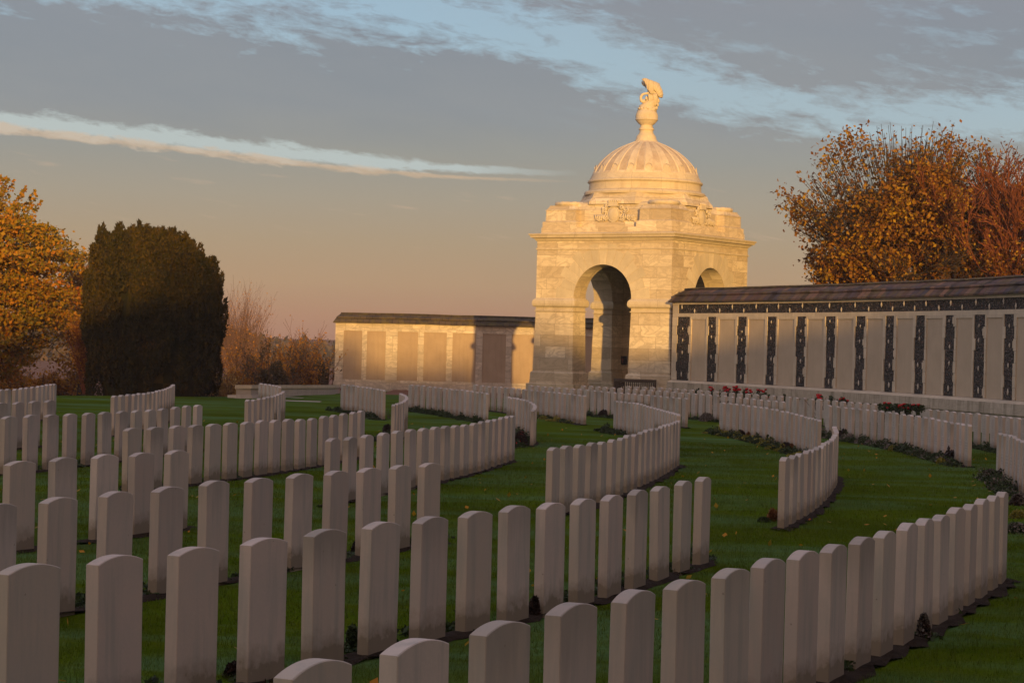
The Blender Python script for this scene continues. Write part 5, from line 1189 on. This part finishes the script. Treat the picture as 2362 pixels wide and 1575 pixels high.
# roses
E2L=ROWS['E2']
def rose(px_,ytop,wpx,reds,label,seed,Z=None,leafn=420):
    if Z is None:
        c=min(E2L,key=lambda q:abs(1181+q[0]/q[1]*F-px_)); Z=c[1]+.8
    p=at(px_,ytop-3,Z); g=gz(p.x,Z); hgt=p.z-g; w=wpx/F*Z
    o=tag(empty('rose_bush',Vector((p.x,Z,g))),label,'rose bush'); rs=np.random.RandomState(seed); r_=random.Random(seed); tw=Twigs(); C=[]
    for k in range(7):
        q=Vector((r_.uniform(-w,w)*.4,r_.gauss(0,.08),0)); d=Vector((r_.gauss(0,.25),r_.gauss(0,.15),1)).normalized()
        for j in range(5): n=q+d*(hgt*.95/5); tw.seg(q,n,.008,.006,3); q=n; d=(d+Vector((r_.gauss(0,.15),r_.gauss(0,.1),.1))).normalized()
    tw.build('stems',M['bark'],o)
    n=leafn; C=np.c_[rs.uniform(-w,w,n),rs.randn(n)*.13,hgt*(.35+.62*rs.rand(n)**.8)]
    keep=(np.sin(C[:,0]*23+seed)+np.sin(C[:,2]*19))>-.6; np_mesh('leaves',leafs(rs,C[keep],.06,.3),4,M['plant'],o)
    for k in range(reds):
        mb=MB(); mb.ball((0,0,0),(.048,.048,.038),nu=8,nv=5); mb.ball((.02,-.02,.01),(.03,.03,.03),nu=6,nv=4)
        f=mb.build('flower',M['rose'],o); f.location=(r_.uniform(-w,w)*.9,r_.gauss(-.08,.08),hgt*r_.uniform(.84,1.0)); f.scale=(r_.uniform(.8,1.25),)*3
RL=[(1608,896,4,0,'flowerless rose shoot, leftmost behind the far rows'),(1640,896,5,4,'small red rose bush above the far stones, left of the dense red clump'),(1672,895,13,17,'dense red rose clump, brightest against the wall plinth'),(1698,893,9,8,'red rose bush just right of the densest clump'),(1724,899,10,5,'leafy rose bush with a few red blooms, right of centre'),
(1756,899,11,5,'leafy rose bush ending the long clump, blooms at its right'),(1774,909,2,1,'single red rose on a bare stalk, left of two'),(1809,909,2,1,'single red rose on a bare stalk, right of two'),(1889,911,6,7,'tight bunch of red roses alone before the flint wall'),(1916,915,5,0,'small green rose shoot right of the tight bunch'),(1946,917,9,5,'rose bush with scattered red blooms before the dark bed bush')]
for i,(a,b,c,d,e) in enumerate(RL): rose(a,b,c,d,e,200+i,leafn=60+c*26)
rose(2080,933,52,16,'wide dark green rose bush dotted red below the flint wall',230,Z=58.5,leafn=2600)
# ---------------------------------------------------------------- trees and hedge behind the viewpoint that shade the ground
SAZ=R(8.); SEL=R(5.2)
sdir=Vector((math.sin(SAZ)*math.cos(SEL),-math.cos(SAZ)*math.cos(SEL),math.sin(SEL)))
aw=Vector((-math.sin(SAZ),math.cos(SAZ),0)); tq=Vector((math.cos(SAZ),math.sin(SAZ),0))
dH=-34.; topz=EYE-.11+math.tan(SEL)*(81.-dH)
mb=MB(); rs=random.Random(1); n=150; q0,q1=-45,75
P=[]
for k in range(n+1):
    q=q0+(q1-q0)*k/n; c=tq*q+aw*dH; e=rs.uniform(-.18,.06)
    ex=0.
    if q<16.5: ex=min((16.5-q)*.2,.8)*min(max((q+7)/5.,0.),1.)
    P.append([(c+aw*d).to_tuple()[:2]+(z,) for d,z in ((-1.6,-1.),(-1.6,topz-.3+e+ex),(-.8,topz+e+ex),(.8,topz+e+ex),(1.6,topz-.3+e+ex),(1.6,-1.))])
for a,b in zip(P[:-1],P[1:]):
    for j in range(5): mb.poly([a[j],a[j+1],b[j+1],b[j]])
hd=mb.build('tall_hedge',M['yew']); tag(hd,'tall dense hedge standing behind the viewpoint, shading the graves','hedge')
for k,(q,hh_) in enumerate(((3.5,17.),(8.,16.6),(12.,15.6),(-1.5,17.))):
    c=tq*q+aw*(-46); r=bigtree('autumn_tree',Vector((c.x,c.y,-.3)),['autumn tree behind the viewpoint, second from its west end','middle autumn tree behind the viewpoint','smallest autumn tree behind the viewpoint','westmost autumn tree behind the viewpoint'][k],hh_*.80,3.6,60+k,[7000,5200,3600,4500][k],'rustleaf','bark',.26,maxd=4,clump=.3,minr=.02)
# ---------------------------------------------------------------- light, sky, haze, camera
sun=bpy.data.lights.new('sun','SUN'); sun.energy=5.0; sun.angle=R(.55); sun.color=(1.,.585,.165)
so=bpy.data.objects.new('sun',sun); COL.objects.link(so); so.rotation_euler=(-sdir).to_track_quat('-Z','Y').to_euler(); so.location=(20,-40,20)
W=bpy.data.worlds.new('World'); SC.world=W; W.use_nodes=True; wt=W.node_tree; wn=wt.nodes; wn.clear()
class WT(NT):
    def __init__(s): s.t=wt; s.n=wn
t=WT(); tc=wn.new('ShaderNodeTexCoord'); sp=wn.new('ShaderNodeSeparateXYZ'); wt.links.new(tc.outputs['Generated'],sp.inputs[0])
az=t.math('MULTIPLY',t.math('ARCTAN2',sp.outputs[0],sp.outputs[1]),180/math.pi); el=t.math('MULTIPLY',t.math('ARCSINE',sp.outputs[2]),180/math.pi)
def lin(c): return tuple(((v/255+.055)/1.055)**2.4 for v in c)
lo=t.ramp(t.math('MULTIPLY',el,1/20.,True),[(0,lin((172,127,106))),(.03,lin((180,137,110))),(.075,lin((181,150,118))),(.13,lin((172,152,126))),(.19,lin((162,153,138))),(.25,lin((148,149,145))),(.31,lin((136,142,149))),(.42,lin((130,138,150))),(.6,lin((136,134,148))),(1.,lin((186,172,192)))])
def curve(x,pts):
    c=wn.new('ShaderNodeFloatCurve'); wt.links.new(x,c.inputs['Value']); cv=c.mapping.curves[0]
    while len(cv.points)<len(pts): cv.points.new(.5,.5)
    for p,q in zip(cv.points,pts): p.location=q
    c.mapping.update(); return c.outputs[0]
X01=t.math('MULTIPLY',t.math('ADD',az,16.),1/32.)
def axp(px_): return ((px_-1181)/85.5+16)/32.
def elp(px_,py): return (790+.0244*(px_-1181)-py)/85.5
def comb(a,b,c=None):
    n=wn.new('ShaderNodeCombineXYZ')
    for i,v in enumerate((a,b,c)):
        if v is None: continue
        if hasattr(v,'is_linked'): wt.links.new(v,n.inputs[i])
        else: n.inputs[i].default_value=v
    return n.outputs[0]
slope=t.math('ADD',el,t.math('MULTIPLY',az,.13))
cv=comb(t.math('MULTIPLY',az,.20),t.math('MULTIPLY',slope,.80))
n1=t.noise(cv,1.,9,.62,.35); n2=t.noise(comb(t.math('MULTIPLY',az,.85),t.math('MULTIPLY',slope,2.9),3.),1.,8,.66,.3); n3=t.noise(comb(t.math('MULTIPLY',az,.07),t.math('MULTIPLY',slope,.30),9.),1.,4,.5)
# upper blue gap
gc=curve(X01,[(axp(x),elp(x,y)/10) for x,y in((-150,-80),(200,-70),(500,-60),(800,-20),(1050,55),(1300,110),(1500,175),(1750,235),(1950,275),(2200,285),(2500,260))])
gw=curve(X01,[(axp(x),w) for x,w in((-150,.95),(200,1.05),(500,1.35),(800,1.1),(1100,.80),(1350,.85),(1600,.65),(1900,.70),(2200,.6),(2500,.6))])
d1=t.math('DIVIDE',t.math('ABSOLUTE',t.math('SUBTRACT',el,t.math('MULTIPLY',gc,10.))),gw)
nn=t.math('ADD',t.math('MULTIPLY',t.math('SUBTRACT',n1,.5),3.4),t.math('MULTIPLY',t.math('SUBTRACT',n2,.5),4.2))
m1=t.ramp(t.math('SUBTRACT',t.math('ADD',1.35,nn),d1),[(0.,0.),(.3,.35),(1.,1.)])
hi=t.ramp(t.math('MULTIPLY',t.math('SUBTRACT',el,9.5),.12,True),[(0,1.),(1.,0.)])
# break-up of the top right clouds
m2=t.math('MULTIPLY',t.ramp(t.math('ADD',n2,t.math('MULTIPLY',t.math('SUBTRACT',n1,.5),1.2)),[(.50,0.),(.72,.55)]),t.ramp(t.math('MULTIPLY',t.math('SUBTRACT',el,5.4),.5,True),[(0,0.),(1,1.)]))
right=t.ramp(X01,[(axp(1000),0.),(axp(1500),1.)])
m2=t.math('MULTIPLY',m2,right)
blue=t.ramp(t.math('MULTIPLY',el,.1,True),[(.45,lin((174,192,196))),(.62,lin((168,195,208))),(.9,lin((158,191,213)))])
mm=t.math('MAXIMUM',m1,m2)
sky=t.mix(t.math('MULTIPLY',mm,.80),lo,blue)
# darker bellies in the bank
bank=t.ramp(t.math('MULTIPLY',t.math('SUBTRACT',el,4.6),.35,True),[(0,0.),(.5,1.)])
sky=t.mix(t.math('MULTIPLY',t.math('MULTIPLY',bank,t.ramp(n1,[(.42,0.),(.75,.45)])),t.math('SUBTRACT',1.,mm,True)),sky,lin((122,133,146)))
sky=t.mix(t.math('MULTIPLY',t.ramp(n3,[(.35,.0),(.7,.22)]),bank),sky,lin((160,160,160)))
# long bright streak under the bank
sc=curve(X01,[(axp(x),elp(x,y)/10) for x,y in((-150,280),(0,298),(250,322),(500,348),(800,380),(1000,395),(1230,405),(1600,415),(2400,420))])
sw=curve(X01,[(axp(x),w) for x,w in((-150,.34),(200,.30),(500,.30),(800,.24),(1000,.16),(1230,.10),(1500,.05),(2400,.04))])
ds=t.math('SUBTRACT',el,t.math('MULTIPLY',sc,10.))
nf=t.math('MULTIPLY',t.math('SUBTRACT',n2,.5),3.2)
ms=t.ramp(t.math('SUBTRACT',t.math('ADD',1.05,nf),t.math('DIVIDE',t.math('ABSOLUTE',t.math('SUBTRACT',ds,.08)),sw)),[(0,0.),(.6,1.)])
fade=t.ramp(X01,[(axp(1050),1.),(axp(1330),0.)])
sky=t.mix(t.math('MULTIPLY',t.math('MULTIPLY',ms,fade),.85),sky,lin((186,198,198)))
mp=t.ramp(t.math('SUBTRACT',t.math('ADD',.9,nf),t.math('DIVIDE',t.math('ABSOLUTE',t.math('ADD',ds,.14)),t.math('MULTIPLY',sw,.55))),[(0,0.),(.6,1.)])
sky=t.mix(t.math('MULTIPLY',t.math('MULTIPLY',mp,fade),.6),sky,lin((208,178,148)))
# faint peach wisps low down
wis=t.ramp(t.noise(comb(t.math('MULTIPLY',az,.5),t.math('MULTIPLY',slope,4.5),20.),1.,4,.55),[(.62,0.),(.74,.35)])
lowm=t.ramp(t.math('MULTIPLY',el,.2,True),[(.45,0.),(.62,1.),(.86,1.),(1.,0.)])
sky=t.mix(t.math('MULTIPLY',wis,lowm),sky,lin((205,175,150)))
# unseen dark band added low in the right-hand sky to dim the stone faces
sd=wn.new('ShaderNodeVectorMath'); sd.operation='DOT_PRODUCT'; wt.links.new(tc.outputs['Generated'],sd.inputs[0]); sd.inputs[1].default_value=(.92,-.38,0)
sky=t.mix(t.math('MULTIPLY',t.ramp(sd.outputs['Value'],[(.35,0.),(.75,1.)]),t.ramp(t.math('MULTIPLY',el,1/70.,True),[(.0,1.),(.35,.8),(.75,0.)])),sky,(.075,.055,.055))
# warm glow behind the viewpoint, shifted off the sun to light the stone edges
dt=wn.new('ShaderNodeVectorMath'); dt.operation='DOT_PRODUCT'; wt.links.new(tc.outputs['Generated'],dt.inputs[0]); dt.inputs[1].default_value=(-.26,-.93,.26)
glow=t.ramp(dt.outputs['Value'],[(.25,0.),(.7,.35),(1.,1.)])
lowg=t.ramp(t.math('MULTIPLY',el,1/75.,True),[(0,1.),(.4,.8),(1.,0.)])
sky=t.mix(t.math('MULTIPLY',glow,lowg),sky,(1.1,.62,.36))
ns=wn.new('ShaderNodeTexSky'); ns.sky_type='NISHITA'; ns.sun_disc=False; ns.sun_elevation=SEL; ns.sun_rotation=math.atan2(sdir.x,sdir.y); ns.air_density=1.2; ns.dust_density=2.5
# the physical sky is added to the clouds
tot=wn.new('ShaderNodeVectorMath'); tot.operation='MULTIPLY_ADD'; wt.links.new(sky,tot.inputs[0]); tot.inputs[1].default_value=(10.,10.,10.)
nsc=wn.new('ShaderNodeVectorMath'); nsc.operation='SCALE'; wt.links.new(ns.outputs[0],nsc.inputs[0]); nsc.inputs['Scale'].default_value=.10; wt.links.new(nsc.outputs[0],tot.inputs[2])
bg=wn.new('ShaderNodeBackground'); wt.links.new(tot.outputs[0],bg.inputs[0]); bg.inputs[1].default_value=.10
wo=wn.new('ShaderNodeOutputWorld'); wt.links.new(bg.outputs[0],wo.inputs[0])
HAZE=.00042
if HAZE:
    mb=MB(); mb.box((-220,-70,-12),(90,560,16)); hz=mb.build('haze',[]); tag(hz,kind='stuff'); hz['label']='thin morning haze over the fields'; hz['category']='haze'
    hm=bpy.data.materials.new('haze_air'); hm.use_nodes=True; hn=hm.node_tree.nodes; hn.clear()
    pv=hn.new('ShaderNodeVolumePrincipled'); pv.inputs['Color'].default_value=(.9,.84,.80,1); pv.inputs['Density'].default_value=HAZE; pv.inputs['Anisotropy'].default_value=.2
    ou=hn.new('ShaderNodeOutputMaterial'); hm.node_tree.links.new(pv.outputs[0],ou.inputs['Volume']); hz.data.materials.append(hm)
cam=bpy.data.cameras.new('camera'); cam.sensor_width=36; cam.lens=F/2362*36; cam.clip_end=20000; cam.clip_start=.1
co=bpy.data.objects.new('camera',cam); COL.objects.link(co)
co.matrix_world=Matrix.Translation((0,0,EYE))@Matrix.Rotation(R(90)+math.atan(2.5/F),4,'X')@Matrix.Rotation(RHO,4,'Z')
SC.camera=co
SC.view_settings.view_transform='Standard'; SC.view_settings.look='None'; SC.view_settings.exposure=0; SC.view_settings.gamma=1
SC.cycles.use_denoising=True; SC.cycles.max_bounces=6; SC.cycles.diffuse_bounces=3; SC.cycles.transparent_max_bounces=8; SC.cycles.volume_bounces=0
SC.render.resolution_x=1024; SC.render.resolution_y=682
